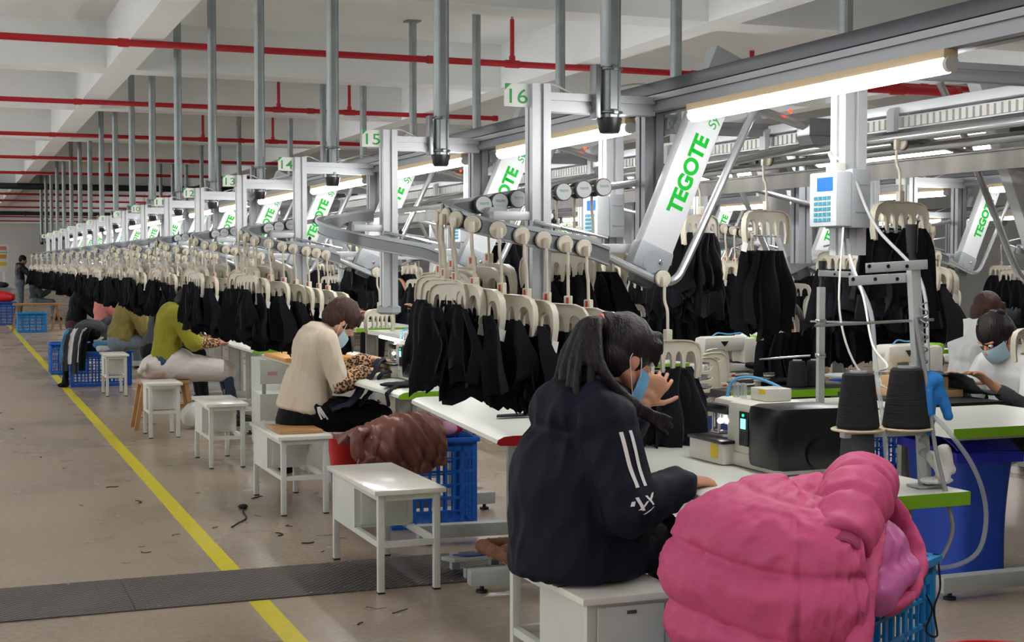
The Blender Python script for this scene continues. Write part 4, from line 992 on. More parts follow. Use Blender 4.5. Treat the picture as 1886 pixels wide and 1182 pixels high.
# ------------------------------------------------------------------ stools
def stool(x0, x1, y0, y1, label, cab='far', h=.465):
    b = V(((x0+x1)/2, (y0+y1)/2, 0)); t = empty('drawer_stool', label, 'stool', b, group='cream topped drawer stools')
    mb = MB(); mb.b2((x0, y0, h-.022), (x1, y1, h), .003); me = mb.mesh(b)
    for f in me.polygons: f.material_index = 0 if f.normal.z > .7 else 1
    link('seat', me, ['woodtop', 'woodedge'], t)
    i = .022; w = .03
    for x in (x0+i, x1-i-w):
        for y in (y0+i, y1-i-w):
            mb = MB(); mb.b2((x, y, .006), (x+w, y+w, h-.022), .003); l = mb.build('leg', 'steelw', t, b)
            mb = MB(); mb.b2((x-.001, y-.001, 0), (x+w+.001, y+w+.001, .008)); mb.build('foot_pad', 'black', l, b)
    mb = MB(); z = .205
    for x in (x0+i+.003, x1-i-w+.003): mb.b2((x, y0+i+.004, z), (x+.024, y1-i-.004, z+.026)); mb.b2((x, y0+i+.004, h-.05), (x+.024, y1-i-.004, h-.023))
    for y in (y0+i+.003, y1-i-w+.003): mb.b2((x0+i+.006, y, z), (x1-i-.006, y+.024, z+.026)); mb.b2((x0+i+.006, y, h-.05), (x1-i-.006, y+.024, h-.023))
    mb.build('stretcher_frame', 'steelw', t, b)
    L = y1-y0
    ya, yc = (y0+L*.5, y1-i-.004) if cab == 'far' else (y0+i+.004, y0+L*.58)
    mb = MB(); g = .012
    mb.b2((x0+i+.002, ya, z+.026), (x0+i+g, yc, h-.024)); mb.b2((x1-i-g, ya, z+.026), (x1-i-.002, yc, h-.024)); mb.b2((x0+i+.002, ya, z+.02), (x1-i-.002, yc, z+.03))
    mb.b2((x0+i+g, yc-g, z+.03), (x1-i-g, yc, h-.024)); mb.b2((x0+i+g, ya, z+.03), (x1-i-g, ya+g, h-.024)); mb.build('cabinet', 'steelw', t, b)
    fy = ya if cab == 'far' else y0+i-.002
    mb = MB(); mb.b2((x0+i+w+.004, fy-.006, z+.034), (x1-i-w-.004, fy+.004, h-.035), .002); d = mb.build('drawer_front', 'steelw', t, b)
    mb = MB(); mb.b2((x0+i+w+.1, fy-.01, h-.06), (x1-i-w-.1, fy-.004, h-.05)); mb.build('handle_slot', 'slot', d, b)
    return t
stool(1.715, 2.05, 6.0, 6.86, 'empty cream topped stool standing with two legs on the dark trench cover')
stool(1.735, 2.07, 3.82, 4.5, 'cream topped drawer stool under the woman in the navy jacket', 'near', .468)
stool(1.735, 2.06, 8.08, 8.95, 'drawer stool with a wooden board on it, under the woman in cream knit')
stool(1.665, 1.965, 10.15, 10.85, 'empty drawer stool between the cream knit woman and the white apron worker')
stool(1.49, 1.79, 12.1, 12.55, 'narrow drawer stool standing just before the worker in the white apron')
stool(1.53, 1.80, 16.1, 16.65, 'drawer stool beside the blue crate piled with striped clothes')
stool(1.62, 1.9, 20.0, 20.6, 'small drawer stool among the far benches behind the piled clothes')
mb = MB(); mb.b2((1.77, 8.2, .466), (2.03, 8.6, .485), .003); tag(mb.build('wooden_board', 'wood'), 'thin brown wooden board lying on the stool of the cream knit woman', 'board')
b = V((1.72, 12.95, 0)); t = empty('wooden_stool', 'plain wooden stool with splayed legs under the white apron', 'stool', b)
mb = MB(); mb.b2((1.52, 12.75, .4), (1.95, 13.1, .43), .006); mb.build('seat', 'wood', t, b)
for x, y in ((1.55, 12.78), (1.92, 12.78), (1.55, 13.07), (1.92, 13.07)):
    mb = MB(); mb.bar((x, y, .4), (x+(-.07 if x < 1.7 else .07), y, .0), .035, .035, .003); mb.build('leg', 'wood', t, b)
mb = MB(); mb.bar((1.52, 12.78, .18), (1.95, 12.78, .18), .025, .025); mb.bar((1.52, 13.07, .18), (1.95, 13.07, .18), .025, .025); mb.build('stretcher', 'wood', t, b)
# wooden trestle stool far off by the line
b = V((1.5, 32.6, 0)); t = empty('wooden_trestle', 'rough wooden trestle bench at the far end of the yellow line, near blue crates', 'bench', b)
mb = MB(); mb.b2((1.2, 32.5, .55), (2.2, 32.75, .6), .004); mb.build('plank', 'wood', t, b)
for x, d in ((1.3, -.12), (1.3, .12), (2.1, -.1), (2.1, .1)): mb = MB(); mb.bar((x, 32.6, .55), (x+d, 32.6+d*.5, 0), .05, .05); mb.build('leg', 'wood', t, b)

# ------------------------------------------------------------------ work tables
def table(x0, x1, y0, y1, edge, label, side=-1, legx=None, legs=None, grp='work tables of the numbered row', top='tabletop', h=.76):
    b = V(((x0+x1)/2, (y0+y1)/2, 0)); t = empty('work_table', label, 'table', b, group=grp)
    xe = x0 if side < 0 else x1; xi = xe-side*.07
    prof = [(xi, h), (xe-side*.03, h-.004), (xe-side*.006, h-.016), (xe, h-.032), (xe-side*.012, h-.04), (xi, h-.042)]
    mb = MB(); mb.poly([(x, y0+.004, z) for x, z in prof], (0, y1-y0-.008, 0)); mb.b2((min(xi, x1 if side < 0 else x0), y0+.004, h-.042), (max(xi, x1 if side < 0 else x0), y1-.004, h)); mb.build('top', top, t, b)
    for y in (y0, y1-.004):
        mb = MB(); mb.poly([(x, y, z) for x, z in prof]+[(x1 if side < 0 else x0, y, h-.042), (x1 if side < 0 else x0, y, h)], (0, .004, 0)); mb.build('edge_band', edge, t, b, smooth=False)
    lx = legx or ((x0+x1)/2+.15)
    for y in legs or (y0+.45, y1-.2):
        mb = MB()
        for x in (lx-.075, lx+.045): mb.b2((x, y-.02, .1), (x+.03, y+.02, h-.06), .003)
        mb.b2((lx-.045, y-.006, .1), (lx+.045, y+.006, h-.06)); mb.b2((lx-.045, y-.015, .38), (lx+.045, y-.008, .41)); mb.b2((x0+.08, y-.02, h-.062), (x1-.05, y+.02, h-.042))
        l = mb.build('leg', 'legs', t, b)
        mb = MB(); mb.b2((x0+.0, y-.035, .035), (x1, y+.035, .105), .006); mb.build('foot_bar', 'legs', l, b)
        for x in (x0+.06, x1-.06): mb = MB(); mb.lathe((x, y, 0), [(.028, 0), (.028, .012), (.01, .016), (.01, .04)], 12); mb.build('levelling_foot', 'black', l, b)
    return t
tg = 'work table with lime green end edge'
table(2.16, 2.94, 3.56, 4.95, 'green', 'lime edged white work table with the overlock machine, before the navy jacket', legs=(3.9, 4.75))
table(2.16, 2.95, 5.37, 7.15, 'rededge', 'white work table with a red end edge under the hanging black panels', legx=2.72, legs=(5.86, 6.98)).rotation_euler.z = R(-6)
table(2.27, 3.0, 7.46, 9.2, 'green', 'lime edged work table where the cream knit woman sews')
table(2.27, 3.0, 9.55, 11.2, 'green', 'work table with an orange board on it behind the cream knit woman')
for i, y in enumerate((11.7, 13.75, 15.8, 17.85, 19.9, 21.95, 24.0)): table(2.3, 3.0, y, y+1.6, 'green', f'pale work table hidden under the panels, {ORD[i]} after the one with the orange board')
G2 = 'work tables of the opposite row'
table(3.98, 4.95, 4.93, 5.72, 'green', 'lime edged table of the opposite row, first one from the camera', 1, 4.88, (5.02,), G2)
table(3.97, 4.5, 5.8, 6.34, 'green', 'small lime edged table carrying the opposite thread stand', 1, 4.2, (6.1,), G2)
table(4.55, 5.1, 5.85, 6.62, 'black', 'dark edged work table of the woman in white at the opposite row', 1, 4.95, (6.5,), G2, 'darktop')
table(3.98, 5.0, 6.8, 8.5, 'green', 'long lime edged table of the opposite row strewn with hangers and black cloth', 1, 4.85, (7.0, 8.3), G2, 'darktop')
for i, y in enumerate((8.9, 10.95, 13.0, 15.05, 17.1)): table(4.1, 4.95, y, y+1.6, 'green', f'lime edged table deep in the opposite row, {ORD[i]} behind the long one', 1, None, None, G2)
for i, y in enumerate((7.5, 9.55, 11.6, 13.65)): table(7.0, 7.75, y, y+1.6, 'green', f'work table of the second line, {ORD[i]} one', grp='work tables of the second line')
mb = MB(); mb.b2((2.2, 10.0, .762), (2.75, 10.75, .79), .005); tag(mb.build('orange_board', 'owood'), 'orange brown wooden board on the table behind the cream knit woman', 'board')
mb = MB(); mb.lathe((2.52, 10.3, .792), [(.016, 0), (.016, .03), (.01, .04), (.018, .055), (.012, .075)], 12); tag(mb.build('lime_cone', 'lime'), 'small fluorescent yellow plug standing on the orange board', 'plug')
mb = MB()
mb.grid(lambda u, v: (2.16+.22*u+.0, 9.62+.3*v, .775-.09*(1-u)**2), 8, 4); solid(mb.bm, .004); tag(mb.build('silver_sheet', 'silver'), 'shiny silver sheet bent over the table edge before the orange board', 'sheet')
def cabinet(x0, x1, y0, y1, label, h=.7):
    b = V(((x0+x1)/2, (y0+y1)/2, 0)); t = empty('steel_cabinet', label, 'cabinet', b, group='grey steel cabinets under the tables')
    mb = MB(); mb.b2((x0, y0, 0), (x1, y1, .42), .004); mb.b2((x0, y1-.03, .42), (x1, y1, h)); mb.build('body', 'steelw', t, b)
    mb = MB(); mb.b2((x0, y0-.01, .5), (x1, y0+.02, h), .003); d = mb.build('apron_panel', 'steelw', t, b)
    mb = MB(); mb.b2((x0+.06, y0-.013, .57), (x0+.14, y0-.01, .6)); mb.build('pink_label', 'pinklab', d, b)
    for x in (x0+.02, x1-.05): mb = MB(); mb.b2((x, y0, .42), (x+.03, y0+.03, .5)); mb.build('upright', 'legs', t, b)
cabinet(2.3, 2.75, 9.75, 10.1, 'pale steel cabinet under the orange board, with a pink label')
cabinet(2.28, 2.6, 11.3, 11.65, 'pale steel cabinet beside the white apron, under the black panels')

# ------------------------------------------------------------------ machines
def overlock(loc, label, rz=0):
    t = empty('sewing_machine', label, 'sewing machine', loc, rz, 'overlock machines')
    # local: operator side -x, needle end +y, table at z 0
    mb = MB(); mb.b2((-.13, -.24, 0), (.13, .1, .05), .012); mb.b2((-.125, -.06, .03), (.12, .12, .225), .03); mb.b2((-.1, .05, .125), (.1, .26, .225), .028); mb.build('casting', 'mach', t)
    mb = MB(); mb.b2((-.14, -.25, .01), (.14, -.05, .228), .03); mb.lathe((.02, -.25, .07), [(.05, 0), (.05, .01), (.04, .013)], 24, (0, -1, 0)); mb.build('motor_cover', 'machb', t)
    mb = MB(); mb.b2((-.17, .06, .0), (.03, .3, .075), .006); bed = mb.build('bed', 'mach', t)
    mb = MB(); mb.b2((-.18, .05, .074), (.03, .3, .086), .004); mb.build('cloth_plate', 'machb', bed)
    mb = MB(); mb.b2((-.172, .09, .02), (-.17, .14, .07)); mb.build('yellow_sticker', 'yellow', bed)
    mb = MB(); mb.b2((-.131, -.045, .075), (-.125, .015, .195), .004); pn = mb.build('control_panel', 'machb', t)
    mb = MB(); mb.b2((-.134, -.03, .135), (-.13, .0, .17)); mb.build('screen', 'cscr', pn)
    mb = MB(); mb.b2((-.134, -.018, .178), (-.13, -.01, .186)); mb.build('green_light', 'grled', pn)
    mb = MB()
    for r in range(4):
        for c in range(3): mb.b2((-.133, -.034+c*.014, .085+r*.011), (-.13, -.025+c*.014, .092+r*.011))
    mb.build('buttons', 'keyk', pn)
    mb = MB(); mb.cyl((-.11, .2, .12), (-.11, .2, .2), .012, n=10); mb.cyl((-.11, .23, .1), (-.11, .23, .19), .005, n=8); mb.cyl((-.12, .17, .1), (-.12, .17, .18), .006, n=8); mb.box((-.1, .21, .1), (.04, .07, .012), bev=.003); mb.build('needle_gear', 'chrome', t)
    mb = MB(); mb.b2((-.13, .1, .17), (-.095, .25, .205), .01); mb.build('front_guard', 'machb', t)
    mb = MB(); mb.ell((-.12, .16, .145), (.012, .012, .01), None, 6); mb.build('needle_light', 'btnl', t)
    mb = MB(); mb.b2((-.04, -.02, .226), (.06, .09, .27), .004); cb = mb.build('top_box', 'mach', t)
    mb = MB(); mb.b2((-.042, -.01, .25), (-.039, .03, .266)); mb.build('label', 'yellow', cb)
    mb = MB(); mb.tube(bez([(-.06, .22, .22), (-.05, .2, .28), (-.01, .15, .3), (.05, .1, .28), (.08, .02, .25)], 5), .006, 6); mb.build('air_hose', 'lblue', t)
    for y in (.12, .17): mb = MB(); mb.b2((-.05, y, .22), (-.035, y+.025, .28), .004); mb.build('tension_post', 'clear', t)
    return t
overlock((2.67, 4.27, .762), 'white and black overlock machine with lit green screen, before the navy jacket')
overlock((2.68, 8.35, .762), 'black backed sewing machine with a bright lamp, in front of the cream knit woman')
t = empty('work_light', 'glowing white work light above the machine of the cream knit woman', 'lamp', (2.52, 8.55, .76))
mb = MB(); mb.cap((-.03, .0, .25), .016, (.1, -.02, .22), .018, 12, .6); mb.build('light_head', 'btnl', t)
mb = MB(); mb.tube(bez([(.1, -.02, .22), (.16, -.05, .24), (.2, -.05, .12), (.2, -.05, 0)], 5), .006, 6); mb.build('flexible_arm', 'machb', t)
def flatlock(loc, label, rz=0, grp='white machines of the opposite row'):
    t = empty('sewing_machine', label, 'sewing machine', loc, rz, grp)
    mb = MB(); mb.b2((-.09, -.22, 0), (.09, .22, .05), .01); mb.b2((-.08, -.22, .03), (.08, -.1, .22), .03); mb.b2((-.07, -.15, .13), (.07, .2, .23), .035); mb.b2((-.06, .12, .08), (.06, .2, .2), .02); mb.build('casting', 'mach', t)
    mb = MB(); mb.b2((-.06, -.25, .16), (.06, -.2, .23), .02); mb.build('green_end', 'green', t)
    mb = MB()
    for sx in (-1, 1): mb.poly([(sx*.0715, .02, .2), (sx*.0715, .08, .2), (sx*.0715, .05, .165)], (sx*.002, 0, 0))
    mb.build('vent_mark', 'machb', t, smooth=False)
    mb = MB(); mb.lathe((0, -.22, .13), [(.055, 0), (.055, .03), (.045, .035)], 20, (0, -1, 0)); mb.build('hand_wheel', 'machb', t)
    mb = MB(); mb.cyl((-.02, .16, .05), (-.02, .16, .1), .008, n=8); mb.cyl((.02, .17, .05), (.02, .17, .1), .005, n=8); mb.box((0, .16, .055), (.06, .06, .01)); mb.build('needle_gear', 'chrome', t)
    mb = MB(); mb.tube(bez([(0, .1, .23), (.02, .04, .25), (.03, -.05, .24), (.02, -.15, .25)], 4), .005, 6); mb.build('air_hose', 'lblue', t)
    return t
flatlock((4.72, 8.15, .762), 'white machine with green tip and black triangle, on the long opposite table', PI*.52)
flatlock((4.85, 6.42, .8), 'white machine with green tip behind the thread cones, facing the woman in white', PI*.56)
flatlock((4.7, 9.6, .762), 'white machine deep in the opposite row, behind black cloth', PI*.5)
flatlock((4.7, 12.1, .762), 'white machine far in the opposite row, partly hidden by hangers', PI*.5)
flatlock((7.4, 8.1, .762), 'long white machine of the second line above the head of the woman in white', PI*.5, 'white machines of the second line')
mb = MB(); mb.b2((4.62, 6.1, .762), (4.98, 6.5, .8), .003); mb.b2((4.64, 6.12, .8), (4.9, 6.36, .87), .004); tag(mb.build('tan_box', 'tanbox'), 'tan box block under the cloth on the table of the woman in white', 'box')
def cloth(name, label, cat, m, parts, vox=.01, amp=.012, f=10, sm=3, grp=None):
    mb = MB()
    for p in parts:
        if len(p) == 2: mb.ell(p[0], p[1], None, 10)
        else: mb.cap(V(p[0]), p[1], V(p[2]), p[3], 12, *(p[4:]))
    lo = V(parts[0][0]); me = fuse(mb, vox, sm, wr(amp, f)); shift(me, lo); o = link(name, me, m); o.location = lo; return tag(o, label, cat, grp)
mb = MB(); sheet(mb, [(4.86, 6.2, .885), (4.93, 6.18, .885), (5.0, 6.15, .85), (5.04, 6.12, .795), (5.2, 6.1, .785)], (.1, 1, 0), .26, .014, 5, 3); tag(mb.build('black_garment', 'dgrey'), 'black cloth over the tan box in the hands of the woman in white', 'garment')
mb = MB(); sheet(mb, [(2.52, 8.58, .865), (2.44, 8.47, .835), (2.34, 8.4, .73), (2.24, 8.38, .62), (2.12, 8.38, .585)], (.15, 1, 0), .2, .016, 6, 2)
sheet(mb, [(2.56, 8.5, .8), (2.46, 8.4, .79), (2.38, 8.36, .7), (2.3, 8.35, .6)], (.3, 1, 0), .14, .014, 6, 5); tag(mb.build('black_garment', 'navy'), 'black cloth draped from the hands of the cream knit woman over her lap', 'garment')
cloth('black_garment', 'black cloth strips trailing over the lime edge beside the cream knit woman', 'garment', 'fab', [((2.4, 7.8, .775), (.14, .1, .014)), ((2.36, 7.75, .77), .016, (2.25, 7.62, .74), .014), ((2.25, 7.62, .74), .014, (2.255, 7.6, .68), .012), ((2.45, 7.9, .775), .015, (2.7, 7.8, .775), .015)], .007, .005)
cloth('black_garment', 'heap of black cut pieces on the long opposite table behind loose hangers', 'garment', 'fab', [((4.4, 7.3, .78), (.26, .25, .022)), ((4.75, 7.5, .79), (.2, .25, .03)), ((4.9, 8.2, .8), (.12, .2, .03))], .012, .008)
for i, (x, y, rz, l) in enumerate(((2.55, 5.55, .3, .2), (2.45, 5.75, -.4, .16), (2.65, 5.7, .9, .2), (2.4, 6.05, .1, .22), (2.62, 5.95, -.1, .18))):
    mb = MB(); mb.poly([(-l/2, -.03, 0), (l*.3, -.045, 0), (l/2, 0, 0), (l*.2, .04, 0), (-l*.35, .03, 0)], (0, 0, .006)); o = mb.build('cloth_scrap', 'fab'); o.location = (x, y, .762+.007*(i % 2)); o.rotation_euler.z = rz
    tag(o, f'black cloth offcut on the red edged white table, {ORD[i]} from its near end', 'offcut', 'black offcuts on the white table')
# loose hangers lying on the opposite table
for i, (x, y, r, z) in enumerate(((4.28, 7.0, 1.5, .785), (4.42, 7.12, 1.35, .80), (4.5, 7.3, 1.6, .815))):
    h = copy_tree(LH); h.location = (x, y, z); h.rotation_euler = (R(88), R(0), r); h['label'] = f'cream hanger lying on the long opposite table, {ORD[i]} of the loose ones'; h['group'] = 'loose hangers on the table'
for c in list(LH.children_recursive)+[LH]: bpy.data.objects.remove(c)

# foreground thread stand
def thread_stand(b, label, hh, arms, rods, tray_z=None, mirror=1, m='legs', lean=.055):
    b = V(b); t = empty('thread_stand', label, 'thread stand', b)
    mb = MB(); mb.box((.01*0, 0, .004), (.09, .07, .008), bev=.002); mb.bar((0, 0, 0), (-lean*mirror, .0, hh-.13), .026, .036, .003); mb.build('mast', m, t)
    mb = MB(); mb.cyl((-lean*mirror, 0, hh-.13), (-(lean+.005)*mirror, 0, hh-.08), .012, n=10); mb.cyl((-(lean+.005)*mirror, 0, hh-.09), (-(lean+.007)*mirror, 0, hh), .0155, .02, n=12); mb.build('handle', 'black', t)
    for z, l, dy in arms:
        x0 = -lean*mirror*z/hh
        mb = MB(); mb.bar((x0+.03*mirror, dy, z), (x0-l*mirror, dy, z-.012), .006, .03, .002); a = mb.build('guide_arm', m, t)
        for f in (.25, .6, .95): mb = MB(); mb.cyl((x0-l*f*mirror, dy-.006, z-.006), (x0-l*f*mirror, dy+.004, z-.006), .006, n=8); mb.build('eyelet', 'machb', a)
    for z, l in rods:
        x0 = -lean*mirror*z/hh
        mb = MB(); mb.cyl((x0+.06*mirror, 0, z), (x0-l*mirror, 0, z-.012), .0045, n=8); mb.box((x0, 0, z), (.04, .04, .02), bev=.003); mb.build('cross_rod', 'chrome', t)
    return t
t = thread_stand((2.86, 3.68, .762), 'tall grey thread stand at the table corner carrying two black cones', .83, [(.705, .2, -.02), (.665, .235, .02)], [(.53, .38)])
mb = MB(); mb.bar((-.015, 0, .176), (-.3, .02, .176), .03, .02, .003); a = mb.build('cone_arm', 'legs', t)
for x, y in ((-.235, .03), (-.075, -.0)): mb = MB(); mb.lathe((x, y, .186), [(.082, 0), (.084, .004), (.08, .007)], 28); mb.build('cone_plate', 'woodedge', a)
mb = MB(); mb.cyl((-.235, .03, .0), (-.235, .03, .176), .06, .05, n=20); mb.build('spool_cover', 'dgrey', t)
def cone(loc, r0, r1, h, label):
    t = empty('thread_cone', label, 'thread cone', loc, group='black thread cones')
    mb = MB(); mb.lathe((0, 0, 0), [(r0-.004, 0), (r0, .006), (r1, h-.006), (r1-.008, h), (r1*.5, h)], 32); mb.build('thread', 'thread', t)
    mb = MB(); mb.lathe((0, 0, h-.002), [(r1*.5, 0), (r1*.56, .0), (r1*.56, .008), (r1*.42, .008), (r1*.42, -.03)], 24); mb.build('core', 'legs', t)
cone((2.625, 3.71, .957), .067, .049, .172, 'black thread cone on the plate away from the mast')
cone((2.785, 3.68, .957), .074, .05, .185, 'larger black thread cone beside the mast with the blue rag')
cloth('blue_rag', 'bright blue rag tied round the mast of the thread stand', 'rag', 'rag', [((2.86, 3.66, 1.1), (.045, .035, .03)), ((2.88, 3.65, 1.1), .02, (2.915, 3.64, .99), .016), ((2.84, 3.65, 1.09), .02, (2.835, 3.64, 1.0), .018), ((2.87, 3.66, 1.08), .016, (2.85, 3.65, .94), .014)], .006, .006, 24)
cloth('white_rag', 'grubby white rag hanging at the foot of the thread stand', 'rag', 'cord', [((2.87, 3.66, .86), .02, (2.9, 3.63, .79), .016), ((2.9, 3.64, .88), .022, (2.92, 3.63, .82), .016), ((2.88, 3.65, .785), (.06, .04, .012))], .006, .006, 24)
def hose(pts, r, m, name, label, cat='hose', grp=None, n=8, s=6):
    mb = MB(); mb.tube(bez(pts, s), r, n); return tag(mb.build(name, m), label, cat, grp)
hose([(2.83, 3.66, 1.02), (2.88, 3.6, .95), (2.96, 3.57, .83), (3.0, 3.56, .7), (2.97, 3.55, .58), (2.88, 3.55, .535), (2.74, 3.56, .53)], .0075, 'clear', 'clear_hose', 'clear plastic hose looping beside the blue bin bag')
hose([(2.8, 3.66, 1.3), (2.83, 3.64, 1.1), (2.85, 3.62, .9), (2.88, 3.59, .72), (2.885, 3.58, .62), (2.8, 3.57, .5)], .0065, 'wire', 'grey_cable', 'grey cable hanging down past the thread stand', 'cable')
co_ = [(2.83+.012*math.cos(k*.9), 3.655+.012*math.sin(k*.9), 1.35-.0055*k) for k in range(90)]
mb = MB(); mb.tube(co_, .0028, 5); tag(mb.build('coiled_cord', 'wire'), 'coiled grey cord wound down the thread stand mast', 'cable')
# long hoses hanging from the first control box across to the stand
hose([(3.06, 4.4, 1.56), (3.06, 4.36, 1.44), (2.95, 4.1, 1.3), (2.9, 4.0, 1.12), (2.86, 3.9, .95), (2.84, 3.85, .8)], .008, 'clear', 'clear_hose', 'clear ribbed hose running down from the control box to the machine')
hose([(3.08, 4.4, 1.8), (3.04, 4.2, 1.6), (3.0, 3.9, 1.42), (2.92, 3.75, 1.2), (2.88, 3.7, 1.0)], .006, 'wire', 'grey_cable', 'grey cable running from the control box behind the thread stand', 'cable')
hose([(3.0, 4.3, 1.5), (2.92, 4.1, 1.35), (2.85, 3.95, 1.2), (2.8, 3.8, 1.14), (2.72, 3.74, 1.13)], .004, 'cord', 'white_cable', 'thin white cord sagging from the control box to the cones', 'cable')
hose([(3.0, 4.34, 1.6), (2.96, 4.3, 1.3), (3.0, 4.25, 1.1), (3.1, 4.2, 1.02)], .004, 'cord', 'white_cable', 'thin white cord hanging straight down below the control box', 'cable')
thread_stand((4.02, 6.0, .762), 'second thread stand with tray on the small opposite table', .72, [(.66, .25, -.02)], [(.42, .3), (.25, -.35)], None, -1, 'legs', .0)
mb = MB(); mb.lathe((4.18, 6.0, .9), [(.11, 0), (.115, .004), (.115, .01), (.1, .012)], 24); mb.cyl((4.18, 6.0, .762), (4.18, 6.0, .9), .014, n=10); tag(mb.build('thread_tray', 'legs'), 'round metal thread tray on the small opposite table', 'tray')
for i, (x, y) in enumerate(((4.2, 9.3), (4.33, 9.25), (4.5, 6.95), (4.62, 6.95))): cone((x, y, .762), .06, .045, .15, f'dull black thread cone on an opposite table, {ORD[i]} from the long hanging black panel')

# ------------------------------------------------------------------ crates, bins, bags
def crate(loc, w, d, h, rz, m, label, grp=None, pitch=.042):
    t = empty('plastic_crate', label, 'crate', loc, rz, grp or 'blue plastic crates')
    mb = MB()
    mb.b2((-w/2+.01, -d/2+.01, 0), (w/2-.01, d/2-.01, .012))
    for sx in (-1, 1):
        for sy in (-1, 1): mb.box((sx*(w/2-.018), sy*(d/2-.018), h/2), (.03, .03, h-.02), bev=.006)
    def side(L, mk):
        n = int(L/pitch)
        for i in range(1, n):
            a = -L/2+L*i/n; mb.box(*mk(a, h/2, .009 if i % 3 else .02, h-.04))
        k = int(h/.075)
        for j in range(k+1): mb.box(*mk(0, .02+(h-.06)*j/k, L-.03, .009 if j % 2 else .014))
        z0 = h-.07; mb.box(*mk(0, z0+.02, L-.03, .05))
    for s in (-1, 1):
        side(w, lambda a, z, l, hh: ((a, s*(d/2-.008), z), (l, .009, hh))); side(d, lambda a, z, l, hh: ((s*(w/2-.008), a, z), (.009, l, hh)))
    mb.build('basket', m, t, smooth=False)
    mb = MB()
    for s in (-1, 1): mb.box((0, s*(d/2-.004), h-.012), (w+.02, .03, .024), bev=.006); mb.box((s*(w/2-.004), 0, h-.012), (.03, d+.02, .024), bev=.006)
    mb.build('rim', m, t)
    return t
crate((2.231, 3.264, 0), .62, .36, .645, R(31), 'cyan', 'bright blue crate with a pink puffer jacket thrown over it')
crate((2.48, 7.62, 0), .5, .4, .5, R(-4), 'blue', 'blue crate under the lime edged table with a brown jacket on it')
crate((1.63, 17.75, 0), .72, .42, .42, R(2), 'blue', 'blue crate heaped with striped clothes next to the yellow line')
crate((1.42, 19.75, 0), .5, .4, .42, R(0), 'blue', 'blue crate behind the one heaped with striped clothes')
crate((1.55, 31.9, 0), .6, .42, .42, R(0), 'cyan', 'blue crate far along the yellow line below the wooden trestle')
crate((1.1, 36.0, 0), .6, .45, .55, R(0), 'blue', 'blue crate at the far end holding red clothes')
crate((6.1, 8.6, 0), .5, .45, .62, R(0), 'blue', 'blue crate standing behind the woman in white', pitch=.05)
mb = MB(); mb.tube(bez([(2.5, 3.205, .55), (2.54, 3.23, .5), (2.5, 3.205, .45), (2.57, 3.245, .42), (2.55, 3.235, .5), (2.59, 3.26, .55), (2.575, 3.25, .63)], 4), .003, 5); tag(mb.build('black_yarn', 'lint'), 'black yarn tangled in the grid of the bright blue crate', 'yarn')
def bucket(loc, r0, r1, h, m, label):
    t = empty('bucket', label, 'bucket', loc)
    mb = MB(); mb.lathe((0, 0, 0), [(r0, 0), (r1, h-.01), (r1+.012, h-.008), (r1+.012, h), (r1-.004, h), (r0-.004, .006)], 32); mb.build('tub', m, t)
    return t
bucket((2.42, 9.05, 0), .11, .15, .33, 'redp', 'red plastic bucket under the knees of the cream knit woman')
bucket((2.88, 3.35, 0), .15, .19, .3, 'redp', 'red plastic tub beside the bright blue crate')
def binbag(loc, w, d, h, label, rz=0):
    t = empty('waste_bin', label, 'bin', loc, rz, 'blue waste bins')
    mb = MB()
    def fn(u, v):
        a = u*2*PI; c, s = math.cos(a), math.sin(a); e = .35
        k = 1-.12*(1-v)-.06*math.sin(v*PI)
        return (w/2*k*math.copysign(abs(c)**e, c), d/2*k*math.copysign(abs(s)**e, s), h*v+.012*math.sin(a*3)*(1-v))
    mb.grid(fn, 40, 12); mb.b2((-w*.42, -d*.42, 0), (w*.42, d*.42, .01)); bmesh.ops.remove_doubles(mb.bm, verts=mb.bm.verts, dist=.0005); mb.build('bag', 'bluebag', t)
    mb = MB(); mb.b2((-w/2-.012, -d/2-.012, h-.035), (w/2+.012, -d/2+.03, h+.01), .006); mb.b2((-w/2-.012, d/2-.03, h-.035), (w/2+.012, d/2+.012, h+.01), .006); mb.b2((-w/2-.012, -d/2, h-.035), (-w/2+.03, d/2, h+.01), .006); mb.b2((w/2-.03, -d/2, h-.035), (w/2+.012, d/2, h+.01), .006); mb.build('rim', 'bluelid', t)
    mb = MB(); mb.grid(lambda u, v: (-w/2+w*u, -d/2+d*v, h+.02+.06*math.sin(v*PI)**.8), 2, 12); solid(mb.bm, .008); mb.build('swing_lid', 'bluelid', t)
binbag((4.46, 5.5, 0), .3, .66, .6, 'tall blue waste bin with a curved lid, behind the lime table corner', R(-14))
binbag((4.55, 7.62, 0), .36, .7, .6, 'blue waste bin seen past the hanging black panel, under the long opposite table', R(-14))

